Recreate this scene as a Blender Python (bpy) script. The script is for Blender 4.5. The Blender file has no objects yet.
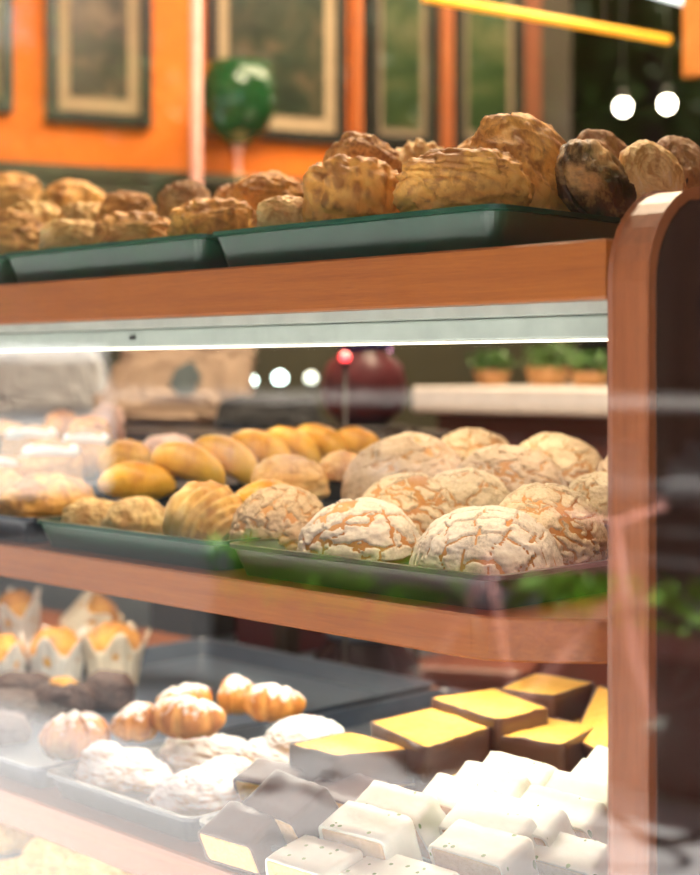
import bpy, math, random
from mathutils import Vector, Matrix, noise, Euler
R = math.radians
SC = bpy.context.scene
COL = SC.collection
# ------------------------------------------------------------------ camera
F = 1522.0
CAM = Vector((0.775, -0.923, 1.35))
V = Vector((-0.7123, 0.7019, 0)); RT = Vector((0.7019, 0.7123, 0))
cd = bpy.data.cameras.new('camera'); cam = bpy.data.objects.new('camera', cd); COL.objects.link(cam)
cam.location = CAM; cam.rotation_euler = (R(90), 0, math.atan2(0.7123, 0.7019))
cd.sensor_fit = 'HORIZONTAL'; cd.sensor_width = 24; cd.lens = 24*F/700
cd.shift_y = -(437.5-372)/700
cd.clip_start = 0.02; cd.clip_end = 200
cd.dof.use_dof = True; cd.dof.focus_distance = 1.30; cd.dof.aperture_fstop = 3.3
SC.camera = cam
# ------------------------------------------------------------------ world, sun, exposure
w = bpy.data.worlds.new('sky'); SC.world = w; w.use_nodes = True
bg = w.node_tree.nodes['Background']; bg.inputs[0].default_value = (0.80, 0.88, 1.0, 1); bg.inputs[1].default_value = 1.3
sd = bpy.data.lights.new('sun', 'SUN'); sd.energy = 27; sd.angle = R(0.6); sd.color = (1, 0.95, 0.87)
sun = bpy.data.objects.new('sun', sd); COL.objects.link(sun)
sun.rotation_euler = Vector((0.62, -0.50, 0.95)).to_track_quat('Z', 'Y').to_euler()
def area(name, loc, sx, sy, e, col, rot=(0, 0, 0)):
    l = bpy.data.lights.new(name, 'AREA'); l.shape = 'RECTANGLE'; l.size = sx; l.size_y = sy
    l.energy = e; l.color = col
    o = bpy.data.objects.new(name, l); o.location = loc; o.rotation_euler = rot; COL.objects.link(o); return o
CASE_LED = (
    area('case_led_middle', (-0.72, 0.060, 1.372), 1.66, 0.03, 2.0, (1.0, 0.86, 0.66)),
    area('added_led_middle_rear', (-0.72, 0.33, 1.380), 1.66, 0.03, 1.9, (1.0, 0.86, 0.64)),  # unseen lamp added to light the middle shelf from the rear
    area('case_led_bottom', (-0.60, 0.30, 1.100), 1.2, 0.03, 3.0, (1.0, 0.90, 0.74)),
    area('added_led_bottom_front', (-0.60, 0.145, 1.100), 1.2, 0.03, 1.25, (1.0, 0.93, 0.80)),  # unseen lamp added to brighten the white slices
    area('case_led_low', (-0.72, 0.10, 0.826), 1.66, 0.03, .8, (1.0, 0.88, 0.7)),
)
area('ceiling_light_front', (-0.8, 0.9, 2.93), 1.6, 0.5, 85, (1.0, 0.80, 0.56))
area('ceiling_light_wall', (-1.6, 2.2, 2.93), 0.8, 1.6, 60, (1.0, 0.78, 0.52))
area('ceiling_light_back', (-1.4, 4.2, 2.93), 1.4, 0.8, 22, (1.0, 0.80, 0.58))
vs = SC.view_settings; vs.view_transform = 'Standard'; vs.look = 'None'; vs.gamma = 1; vs.use_curve_mapping = False
vs.exposure = 0.0
SC.cycles.use_denoising = True
SC.cycles.max_bounces = 8; SC.cycles.transparent_max_bounces = 16; SC.cycles.sample_clamp_indirect = 6
SC.cycles.caustics_reflective = False; SC.cycles.caustics_refractive = False

# ------------------------------------------------------------------ placing helpers
def ray(px, py): return V + RT*((px-350)/F) + Vector((0, 0, 1))*((372-py)/F)
def at_Y(px, py, Y):
    d = ray(px, py); s = (Y-CAM.y)/d.y; return CAM + d*s, s
def at_z(px, py, z):
    d = ray(px, py); s = (z-CAM.z)/d.z; return CAM + d*s, s
def at_d(px, py, s): return CAM + ray(px, py)*s

# ------------------------------------------------------------------ object helpers
def mesh(name, verts, faces, mat=None, parent=None, smooth=True, attrs=None):
    me = bpy.data.meshes.new(name); me.from_pydata([tuple(v) for v in verts], [], faces); me.update()
    if smooth:
        me.polygons.foreach_set('use_smooth', [True]*len(me.polygons))
    if attrs:
        for k, vals in attrs.items():
            a = me.attributes.new(k, 'FLOAT', 'POINT'); a.data.foreach_set('value', vals)
    o = bpy.data.objects.new(name, me); COL.objects.link(o)
    if mat: me.materials.append(mat)
    if parent: o.parent = parent
    return o
def tag(o, label=None, cat=None, group=None, kind=None):
    if label: o['label'] = label
    if cat: o['category'] = cat
    if group: o['group'] = group
    if kind: o['kind'] = kind
    return o
def thing(name, label, cat, loc=(0, 0, 0), rot=(0, 0, 0), group=None):
    o = bpy.data.objects.new(name, None); COL.objects.link(o); o.location = loc; o.rotation_euler = rot
    o.empty_display_size = 0.02
    return tag(o, label, cat, group)
class MB:
    def __init__(s): s.v = []; s.f = []
    def add(s, v, f):
        n = len(s.v); s.v += [Vector(p) for p in v]; s.f += [[i+n for i in q] for q in f]; return s
    def box(s, x0, x1, y0, y1, z0, z1, M=None):
        v = [Vector((x, y, z)) for z in (z0, z1) for y in (y0, y1) for x in (x0, x1)]
        if M: v = [M @ p for p in v]
        return s.add(v, [(0, 2, 3, 1), (4, 5, 7, 6), (0, 1, 5, 4), (2, 6, 7, 3), (0, 4, 6, 2), (1, 3, 7, 5)])
    def tube(s, pts, r, n=10, closed=False):
        pts = [Vector(p) for p in pts]; rs = r if isinstance(r, (list, tuple)) else [r]*len(pts)
        v = []; m = len(pts); up = None
        for i, p in enumerate(pts):
            a = pts[(i+1) % m] if (closed or i < m-1) else p; b = pts[(i-1) % m] if (closed or i > 0) else p
            t = (a-b).normalized()
            if up is None: up = Vector((0, 0, 1)) if abs(t.z) < .9 else Vector((1, 0, 0))
            x = t.cross(up).normalized(); up = x.cross(t).normalized()
            v += [p + (x*math.cos(2*math.pi*k/n)+up*math.sin(2*math.pi*k/n))*rs[i] for k in range(n)]
        f = []
        for i in range(m if closed else m-1):
            j = (i+1) % m
            f += [(i*n+k, i*n+(k+1) % n, j*n+(k+1) % n, j*n+k) for k in range(n)]
        if not closed: f += [tuple(range(n-1, -1, -1)), tuple(range((m-1)*n, m*n))]
        return s.add(v, f)
    def lathe(s, prof, n=32, c=(0, 0, 0)):
        v = []; m = len(prof)
        for (r, z) in prof: v += [Vector((c[0]+r*math.cos(2*math.pi*k/n), c[1]+r*math.sin(2*math.pi*k/n), c[2]+z)) for k in range(n)]
        f = [(i*n+k, i*n+(k+1) % n, (i+1)*n+(k+1) % n, (i+1)*n+k) for i in range(m-1) for k in range(n)]
        f += [tuple(range(n-1, -1, -1)), tuple(range((m-1)*n, m*n))]
        return s.add(v, f)
    def prism(s, outline, h0, h1, axis='Z', bev=0.0):
        # outline in a plane, extruded along axis, edge chamfer bev
        n = len(outline); cx = sum(p[0] for p in outline)/n; cy = sum(p[1] for p in outline)/n
        def inset(b):
            r = []
            for i, p in enumerate(outline):
                a = Vector(outline[i-1]); c = Vector(outline[(i+1) % n]); q = Vector(p)
                t = ((c-q).normalized()+(q-a).normalized()).normalized(); nn = Vector((-t.y, t.x))
                r.append(q+nn*b)
            return r
        loops = [(inset(bev), h0), (inset(0), h0+bev), (inset(0), h1-bev), (inset(bev), h1)] if bev else [(inset(0), h0), (inset(0), h1)]
        v = []
        for L, h in loops:
            for p in L:
                v.append(Vector((p[0], p[1], h)) if axis == 'Z' else Vector((h, p[0], p[1])))
        f = [(i*n+k, i*n+(k+1) % n, (i+1)*n+(k+1) % n, (i+1)*n+k) for i in range(len(loops)-1) for k in range(n)]
        f += [tuple(range(n-1, -1, -1)), tuple(range((len(loops)-1)*n, len(loops)*n))]
        return s.add(v, f)
    def build(s, name, mat, parent=None, smooth=False):
        return mesh(name, s.v, s.f, mat, parent, smooth)
def rrect(x0, x1, y0, y1, r, n=6):
    pts = []
    for cx, cy, a0 in ((x1-r, y1-r, 0), (x0+r, y1-r, 90), (x0+r, y0+r, 180), (x1-r, y0+r, 270)):
        for k in range(n+1):
            a = R(a0+90*k/n); pts.append((cx+r*math.cos(a), cy+r*math.sin(a)))
    return pts

# ------------------------------------------------------------------ material helpers
def nmat(name):
    m = bpy.data.materials.new(name); m.use_nodes = True; nt = m.node_tree
    return m, nt, nt.nodes['Principled BSDF']
def N(nt, t, **k):
    n = nt.nodes.new(t)
    for a, b in k.items():
        if a.startswith('i_'):
            key = a[2:]; n.inputs[int(key) if key.isdigit() else key].default_value = b
        else: setattr(n, a, b)
    return n
def ramp(nt, fac, stops):
    r = N(nt, 'ShaderNodeValToRGB'); e = r.color_ramp.elements
    while len(e) < len(stops): e.new(0.5)
    for q, (p, c) in zip(e, stops): q.position = p; q.color = (*c, 1)
    if fac: nt.links.new(fac, r.inputs[0])
    return r
def noi(nt, vec, scale, detail=4, rough=.6, dist=0):
    n = N(nt, 'ShaderNodeTexNoise'); n.inputs['Scale'].default_value = scale; n.inputs['Detail'].default_value = detail
    n.inputs['Roughness'].default_value = rough; n.inputs['Distortion'].default_value = dist
    if vec: nt.links.new(vec, n.inputs['Vector'])
    return n
def bump(nt, b, h, strength=.3, dist=.002, prev=None):
    n = N(nt, 'ShaderNodeBump'); n.inputs['Strength'].default_value = strength; n.inputs['Distance'].default_value = dist
    nt.links.new(h, n.inputs['Height'])
    if prev: nt.links.new(prev.outputs[0], n.inputs['Normal'])
    nt.links.new(n.outputs[0], b.inputs['Normal']); return n
def plain(name, col, rough=.5, metal=0, coat=0, emit=None, es=0, alpha=None, spec=None, trans=0):
    m, nt, b = nmat(name); b.inputs['Base Color'].default_value = (*col, 1); b.inputs['Roughness'].default_value = rough
    b.inputs['Metallic'].default_value = metal; b.inputs['Coat Weight'].default_value = coat
    tc = N(nt, 'ShaderNodeTexCoord'); n = noi(nt, tc.outputs['Object'], 40)
    r = ramp(nt, n.outputs[0], [(0.3, tuple(c*.88 for c in col)), (0.7, tuple(min(1, c*1.1) for c in col))])
    nt.links.new(r.outputs[0], b.inputs['Base Color'])
    if emit: b.inputs['Emission Color'].default_value = (*emit, 1); b.inputs['Emission Strength'].default_value = es
    if spec is not None: b.inputs['Specular IOR Level'].default_value = spec
    if trans: b.inputs['Transmission Weight'].default_value = trans
    return m
def wood(name, c1, c2, axis='X', rough=.45, coat=.2):
    m, nt, b = nmat(name); tc = N(nt, 'ShaderNodeTexCoord'); mp = N(nt, 'ShaderNodeMapping')
    s = {'X': (3, 60, 90), 'Z': (90, 60, 3), 'Y': (60, 3, 90)}[axis]; mp.inputs['Scale'].default_value = s
    nt.links.new(tc.outputs['Object'], mp.inputs[0]); n = noi(nt, mp.outputs[0], 2.2, 8, .65, .3)
    n2 = noi(nt, mp.outputs[0], 14, 4, .7)
    mx = N(nt, 'ShaderNodeMath', operation='MULTIPLY_ADD'); mx.inputs[1].default_value = .45
    nt.links.new(n2.outputs[0], mx.inputs[0]); m2 = N(nt, 'ShaderNodeMath', operation='MULTIPLY'); m2.inputs[1].default_value = .6
    nt.links.new(n.outputs[0], m2.inputs[0]); nt.links.new(m2.outputs[0], mx.inputs[2])
    r = ramp(nt, mx.outputs[0], [(0.32, c1), (0.68, c2)]); nt.links.new(r.outputs[0], b.inputs['Base Color'])
    b.inputs['Roughness'].default_value = rough; b.inputs['Coat Weight'].default_value = coat
    bump(nt, b, n2.outputs[0], .15, .0004); return m
def pastry(name, low, mid, top, sc=30, powder=0.0, pcol=(.93, .9, .87), rough=.55, streak=None, bs=.95, plo=.25, phi=.6):
    """crust: pale at the foot, browned on top and in noise patches; powder = dusting of sugar on upward faces"""
    m, nt, b = nmat(name); tc = N(nt, 'ShaderNodeTexCoord'); vec = tc.outputs['Object']
    if streak:
        mp = N(nt, 'ShaderNodeMapping'); mp.inputs['Scale'].default_value = streak; nt.links.new(vec, mp.inputs[0]); vec2 = mp.outputs[0]
    else: vec2 = vec
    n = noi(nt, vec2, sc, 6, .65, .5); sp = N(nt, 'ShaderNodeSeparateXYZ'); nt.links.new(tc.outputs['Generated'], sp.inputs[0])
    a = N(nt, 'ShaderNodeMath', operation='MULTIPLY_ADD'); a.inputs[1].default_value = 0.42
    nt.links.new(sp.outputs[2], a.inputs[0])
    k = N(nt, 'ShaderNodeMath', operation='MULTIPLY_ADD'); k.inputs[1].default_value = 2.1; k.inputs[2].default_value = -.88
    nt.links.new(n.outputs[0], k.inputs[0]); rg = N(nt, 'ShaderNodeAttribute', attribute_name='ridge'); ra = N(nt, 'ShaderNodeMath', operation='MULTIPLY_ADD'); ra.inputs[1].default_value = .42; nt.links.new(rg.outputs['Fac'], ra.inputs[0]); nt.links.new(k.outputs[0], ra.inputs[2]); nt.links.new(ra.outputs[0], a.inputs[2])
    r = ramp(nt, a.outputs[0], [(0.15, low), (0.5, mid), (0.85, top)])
    col = r.outputs[0]; b.inputs['Roughness'].default_value = rough
    fine = noi(nt, vec2, sc*5, 6, .7)
    ad = N(nt, 'ShaderNodeMath', operation='MULTIPLY_ADD'); ad.inputs[1].default_value = .4
    nt.links.new(fine.outputs[0], ad.inputs[0]); nt.links.new(n.outputs[0], ad.inputs[2])
    bump(nt, b, ad.outputs[0], bs, .003)
    if powder:
        g = N(nt, 'ShaderNodeNewGeometry'); s2 = N(nt, 'ShaderNodeSeparateXYZ'); nt.links.new(g.outputs['Normal'], s2.inputs[0])
        pn = noi(nt, vec, 55, 6, .75); q = N(nt, 'ShaderNodeMath', operation='MULTIPLY_ADD'); q.inputs[1].default_value = 1.5; q.inputs[2].default_value = -.75
        nt.links.new(pn.outputs[0], q.inputs[0]); s3 = N(nt, 'ShaderNodeMath', operation='MULTIPLY_ADD'); s3.inputs[1].default_value = .6
        nt.links.new(s2.outputs[2], s3.inputs[0]); nt.links.new(q.outputs[0], s3.inputs[2])
        mr = N(nt, 'ShaderNodeMapRange'); mr.inputs[1].default_value = plo; mr.inputs[2].default_value = phi; mr.inputs[4].default_value = powder
        nt.links.new(s3.outputs[0], mr.inputs[0]); mx = N(nt, 'ShaderNodeMix', data_type='RGBA')
        mx.inputs[7].default_value = (*pcol, 1); nt.links.new(mr.outputs[0], mx.inputs[0]); nt.links.new(col, mx.inputs[6]); col = mx.outputs[2]
    nt.links.new(col, b.inputs['Base Color'])
    b.inputs['Subsurface Weight'].default_value = .08; b.inputs['Subsurface Radius'].default_value = (.01, .005, .002); b.inputs['Subsurface Scale'].default_value = .3
    return m
def glassmat(name, tint=(1, 1, 1), k=1.0, base=.04, rough=0.0):
    m, nt, b = nmat(name); nt.nodes.remove(b); out = [n for n in nt.nodes if n.type == 'OUTPUT_MATERIAL'][0]
    g = N(nt, 'ShaderNodeNewGeometry'); d = N(nt, 'ShaderNodeVectorMath', operation='DOT_PRODUCT')
    nt.links.new(g.outputs['Normal'], d.inputs[0]); nt.links.new(g.outputs['Incoming'], d.inputs[1])
    ab = N(nt, 'ShaderNodeMath', operation='ABSOLUTE'); nt.links.new(d.outputs['Value'], ab.inputs[0])
    om = N(nt, 'ShaderNodeMath', operation='SUBTRACT'); om.inputs[0].default_value = 1; nt.links.new(ab.outputs[0], om.inputs[1])
    pw = N(nt, 'ShaderNodeMath', operation='POWER'); pw.inputs[1].default_value = 5; nt.links.new(om.outputs[0], pw.inputs[0])
    ml = N(nt, 'ShaderNodeMath', operation='MULTIPLY_ADD'); ml.inputs[1].default_value = 1-base; ml.inputs[2].default_value = base
    nt.links.new(pw.outputs[0], ml.inputs[0]); kk = N(nt, 'ShaderNodeMath', operation='MULTIPLY'); kk.inputs[1].default_value = k; nt.links.new(ml.outputs[0], kk.inputs[0])
    t = N(nt, 'ShaderNodeBsdfTransparent'); t.inputs[0].default_value = (*tint, 1); gl = N(nt, 'ShaderNodeBsdfGlossy'); gl.inputs['Roughness'].default_value = rough
    mx = N(nt, 'ShaderNodeMixShader'); nt.links.new(kk.outputs[0], mx.inputs[0]); nt.links.new(t.outputs[0], mx.inputs[1]); nt.links.new(gl.outputs[0], mx.inputs[2])
    nt.links.new(mx.outputs[0], out.inputs[0]); return m

M = {}
M['board'] = wood('board_wood', (.20, .046, .005), (.34, .098, .012))
M['panel'] = wood('panel_wood', (.18, .048, .015), (.30, .095, .034), 'Z', .4, .15)
M['panel_face'] = plain('panel_dark_laminate', (.045, .022, .016), .12, coat=.6)
M['tray_green'] = plain('tray_dark_green', (.010, .050, .030), .28)
M['tray_plum'] = plain('tray_dark_plum', (.035, .012, .020), .28)
M['tray_slate'] = plain('tray_slate', (.035, .045, .06), .3)
M['tray_blue'] = plain('tray_blue_grey', (.055, .075, .11), .3)
M['fixture'] = plain('white_enamel', (.40, .44, .40), .35)
M['led'] = plain('led_diffuser', (.9, .9, .85), .5, emit=(1, .9, .72), es=3)
M['glass'] = glassmat('window_glass', (.99, 1.0, .99), 1.25)
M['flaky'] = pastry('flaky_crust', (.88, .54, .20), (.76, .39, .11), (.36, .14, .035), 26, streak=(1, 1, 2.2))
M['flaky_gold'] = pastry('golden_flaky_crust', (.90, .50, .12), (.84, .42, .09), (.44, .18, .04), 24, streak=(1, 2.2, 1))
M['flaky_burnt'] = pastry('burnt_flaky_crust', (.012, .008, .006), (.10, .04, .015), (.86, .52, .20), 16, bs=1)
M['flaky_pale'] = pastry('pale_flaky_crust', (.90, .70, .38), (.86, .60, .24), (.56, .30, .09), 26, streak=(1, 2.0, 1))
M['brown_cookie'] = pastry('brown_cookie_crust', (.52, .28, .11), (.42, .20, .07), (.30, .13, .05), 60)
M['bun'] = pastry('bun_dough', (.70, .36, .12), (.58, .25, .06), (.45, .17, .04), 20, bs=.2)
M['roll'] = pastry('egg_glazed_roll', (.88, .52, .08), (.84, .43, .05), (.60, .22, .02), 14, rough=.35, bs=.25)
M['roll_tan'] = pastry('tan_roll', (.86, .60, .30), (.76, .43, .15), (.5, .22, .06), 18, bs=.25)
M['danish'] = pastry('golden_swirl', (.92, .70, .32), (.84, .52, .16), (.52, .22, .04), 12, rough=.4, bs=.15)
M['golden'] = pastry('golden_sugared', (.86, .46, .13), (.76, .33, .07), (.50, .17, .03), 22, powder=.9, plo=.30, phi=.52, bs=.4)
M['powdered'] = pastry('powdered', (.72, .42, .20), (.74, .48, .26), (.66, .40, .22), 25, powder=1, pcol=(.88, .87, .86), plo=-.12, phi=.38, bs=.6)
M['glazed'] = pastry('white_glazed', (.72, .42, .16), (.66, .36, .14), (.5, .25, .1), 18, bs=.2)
M['white_glaze'] = plain('white_glaze', (.72, .71, .72), .3)
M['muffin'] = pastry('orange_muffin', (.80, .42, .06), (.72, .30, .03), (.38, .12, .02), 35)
M['paper'] = plain('baking_paper', (.80, .68, .50), .7)
M['paper_white'] = plain('pale_baking_paper', (.82, .77, .70), .7)
M['choc_cake'] = pastry('dark_chocolate_cake', (.05, .03, .028), (.075, .04, .035), (.12, .065, .05), 40)
M['choc'] = plain('chocolate_coating', (.085, .038, .026), .32)
M['choc_chip'] = plain('chocolate_filling', (.06, .022, .012), .4)
M['dark_burnt'] = pastry('burnt_filling', (.02, .012, .008), (.03, .016, .01), (.09, .04, .015), 30)
M['pink_sugar'] = pastry('pink_sugar_ball', (.66, .40, .34), (.74, .50, .44), (.70, .48, .42), 60)
def spongemat(name, a, c, edge):
    m, nt, b = nmat(name); tc = N(nt, 'ShaderNodeTexCoord'); n = noi(nt, tc.outputs['Object'], 260, 5, .7); n2 = noi(nt, tc.outputs['Object'], 30, 3, .6)
    ad = N(nt, 'ShaderNodeMath', operation='MULTIPLY_ADD'); ad.inputs[1].default_value = .6; nt.links.new(n.outputs[0], ad.inputs[0])
    m2 = N(nt, 'ShaderNodeMath', operation='MULTIPLY'); m2.inputs[1].default_value = .4; nt.links.new(n2.outputs[0], m2.inputs[0]); nt.links.new(m2.outputs[0], ad.inputs[2])
    r = ramp(nt, ad.outputs[0], [(.3, edge), (.45, a), (.7, c)]); nt.links.new(r.outputs[0], b.inputs['Base Color'])
    b.inputs['Roughness'].default_value = .85; bump(nt, b, n.outputs[0], .6, .0015); return m
M['sponge'] = spongemat('yellow_sponge', (.90, .50, .08), (.96, .64, .16), (.60, .24, .02))
M['sponge_pale'] = spongemat('pale_orange_sponge', (.72, .42, .18), (.80, .52, .26), (.55, .26, .08))
M['sponge_brown'] = spongemat('brown_sponge', (.55, .33, .15), (.68, .45, .24), (.36, .18, .07))
def icingmat():
    m, nt, b = nmat('white_icing_flecked'); tc = N(nt, 'ShaderNodeTexCoord'); vo = N(nt, 'ShaderNodeTexVoronoi'); vo.inputs['Scale'].default_value = 120
    mp = N(nt, 'ShaderNodeMapping'); mp.inputs['Scale'].default_value = (1, .45, 1); wn = noi(nt, tc.outputs['Object'], 60); nt.links.new(tc.outputs['Object'], mp.inputs[0]); nt.links.new(mp.outputs[0], vo.inputs[0])
    lt = N(nt, 'ShaderNodeMath', operation='LESS_THAN'); lt.inputs[1].default_value = .26; nt.links.new(vo.outputs['Distance'], lt.inputs[0])
    sp = N(nt, 'ShaderNodeSeparateColor'); nt.links.new(vo.outputs['Color'], sp.inputs[0]); l2 = N(nt, 'ShaderNodeMath', operation='LESS_THAN'); l2.inputs[1].default_value = .30
    nt.links.new(sp.outputs[0], l2.inputs[0]); mu = N(nt, 'ShaderNodeMath', operation='MULTIPLY'); nt.links.new(lt.outputs[0], mu.inputs[0]); nt.links.new(l2.outputs[0], mu.inputs[1])
    r = ramp(nt, wn.outputs[0], [(.3, (.74, .77, .64)), (.7, (.84, .83, .72))]); mx = N(nt, 'ShaderNodeMix', data_type='RGBA'); mx.inputs[7].default_value = (.16, .28, .05, 1)
    nt.links.new(mu.outputs[0], mx.inputs[0]); nt.links.new(r.outputs[0], mx.inputs[6]); nt.links.new(mx.outputs[2], b.inputs['Base Color'])
    b.inputs['Roughness'].default_value = .4; bump(nt, b, wn.outputs[0], .3, .002); return m
M['icing'] = icingmat()
def sugarmat(name, c1, c2, crumb=.5):
    m, nt, b = nmat(name); tc = N(nt, 'ShaderNodeTexCoord'); n = noi(nt, tc.outputs['Object'], 45, 5, .6); f = noi(nt, tc.outputs['Object'], 300, 4, .7)
    f2 = noi(nt, tc.outputs['Object'], 420, 3, .8); am = N(nt, 'ShaderNodeMath', operation='MULTIPLY_ADD'); am.inputs[1].default_value = .6; nt.links.new(f2.outputs[0], am.inputs[0]); a0 = N(nt, 'ShaderNodeMath', operation='MULTIPLY'); a0.inputs[1].default_value = .4; nt.links.new(n.outputs[0], a0.inputs[0]); nt.links.new(a0.outputs[0], am.inputs[2])
    r = ramp(nt, am.outputs[0], [(.40, tuple(q*.72 for q in c1)), (.47, c1), (.62, c2)]); at = N(nt, 'ShaderNodeAttribute', attribute_name='crack'); mr = N(nt, 'ShaderNodeMapRange')
    mr.inputs[1].default_value = 0; mr.inputs[2].default_value = .55; nt.links.new(at.outputs['Fac'], mr.inputs[0])
    mx = N(nt, 'ShaderNodeMix', data_type='RGBA'); mx.inputs[6].default_value = (.46, .21, .08, 1); nt.links.new(mr.outputs[0], mx.inputs[0]); nt.links.new(r.outputs[0], mx.inputs[7])
    nt.links.new(mx.outputs[2], b.inputs['Base Color']); b.inputs['Roughness'].default_value = .8
    vo = N(nt, 'ShaderNodeTexVoronoi'); vo.inputs['Scale'].default_value = 170; nt.links.new(tc.outputs['Object'], vo.inputs[0])
    b1 = bump(nt, b, vo.outputs[0], .12*crumb, .0008); bump(nt, b, f.outputs[0], crumb*.7, .0012, b1); return m
M['sugar_white'] = sugarmat('white_sugar_crust', (.80, .66, .50), (.90, .78, .64))
M['sugar_cream'] = sugarmat('cream_sugar_crust', (.76, .56, .34), (.86, .68, .46))
M['sugar_tan'] = sugarmat('tan_sugar_crust', (.66, .46, .30), (.76, .56, .40), .9)
M['sugar_choc'] = sugarmat('toasted_sugar_crust', (.62, .42, .24), (.72, .52, .32), .9)

# ------------------------------------------------------------------ what the bread stands on
ZT, ZM, ZB, ZL = 1.4477, 1.1582, .8872, .6402
STEPS = [ # x0, x1, y-levels [(y from, top z)], y end, base z, label, group
 (-.34, -.022, [(.03, ZT+.030), (.20, ZT+.048)], .43, ZT, 'low dark stepped insert in the top tray nearest the end panel', 'stepped inserts in the top trays'),
 (-.71, -.39, [(.03, ZT+.030), (.135, ZT+.055), (.225, ZT+.070)], .43, ZT, 'dark stepped insert in the second top tray from the end panel', 'stepped inserts in the top trays'),
 (-1.08, -.757, [(.03, ZT+.032), (.125, ZT+.060), (.225, ZT+.092)], .43, ZT, 'dark stepped insert in the far left top tray', 'stepped inserts in the top trays'),
 (-.315, -.022, [(.235, ZM+.040), (.37, ZM+.064)], .47, ZM, 'dark stepped insert under the back conchas', 'stepped inserts in the middle trays'),
 (-.64, -.37, [(.19, ZM+.045), (.28, ZM+.068)], .47, ZM, 'dark stepped insert under the back yellow rolls', 'stepped inserts in the middle trays'),
 (-.97, -.70, [(.13, ZM+.034), (.19, ZM+.050)], .47, ZM, 'dark stepped insert under the hazy ringed buns', 'stepped inserts in the middle trays'),
 (-1.31, -1.03, [(.20, ZM+.055), (.36, ZM+.080)], .47, ZM, 'dark stepped insert at the far left of the middle shelf', 'stepped inserts in the middle trays'),
 (-.20, .0, [(.135, ZB+.018), (.21, ZB+.024)], .36, ZB, 'slate insert under the white iced slices', None),
 (-1.22, -.62, [(.04, ZL+.035), (.10, ZL+.055)], .50, ZL, 'pale insert under the pastries on the lowest shelf', None),
]
def support(x, y, zref):
    zs = [z for z in (ZT, ZM, ZB, ZL) if z < zref+.01]; zb = max(zs)+.003
    for x0, x1, lv, ye, b0, _, _ in STEPS:
        if abs(b0+.003-zb) < .001 and x0-.03 < x < x1+.03 and y < ye+.03:
            for yy, zz in lv:
                if y >= yy: zb = max(zb, zz)
    return zb
# ------------------------------------------------------------------ shape generators
def grid_closed(nu, nv):
    # nv rings of nu verts + 2 poles
    f = []
    for j in range(nv-1):
        for i in range(nu):
            f.append((j*nu+i, j*nu+(i+1) % nu, (j+1)*nu+(i+1) % nu, (j+1)*nu+i))
    a = nv*nu; b = a+1
    for i in range(nu):
        f.append((a, (i+1) % nu, i)); f.append((b, (nv-1)*nu+i, (nv-1)*nu+(i+1) % nu))
    return f
def ball(fn, nu=64, nv=40):
    """fn(direction) -> point"""
    v = []
    for j in range(nv):
        th = math.pi*(j+1)/(nv+1)
        for i in range(nu):
            ph = 2*math.pi*i/nu; v.append(fn(Vector((math.sin(th)*math.cos(ph), math.sin(th)*math.sin(ph), math.cos(th)))))
    v.append(fn(Vector((0, 0, 1)))); v.append(fn(Vector((0, 0, -1))))
    return v, grid_closed(nu, nv)
def fbm(p, o=4): return noise.fractal(p, 1.0, 2.0, o)
def saw(x): x = x-math.floor(x); return x if x < .85 else (1-x)/.15*.85
def flatten(p, z0):
    if p.z < z0: p.z = z0+(p.z-z0)*.12
    return p
def sstep(a, b, x):
    t = min(1, max(0, (x-a)/(b-a))); return t*t*(3-2*t)

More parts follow.
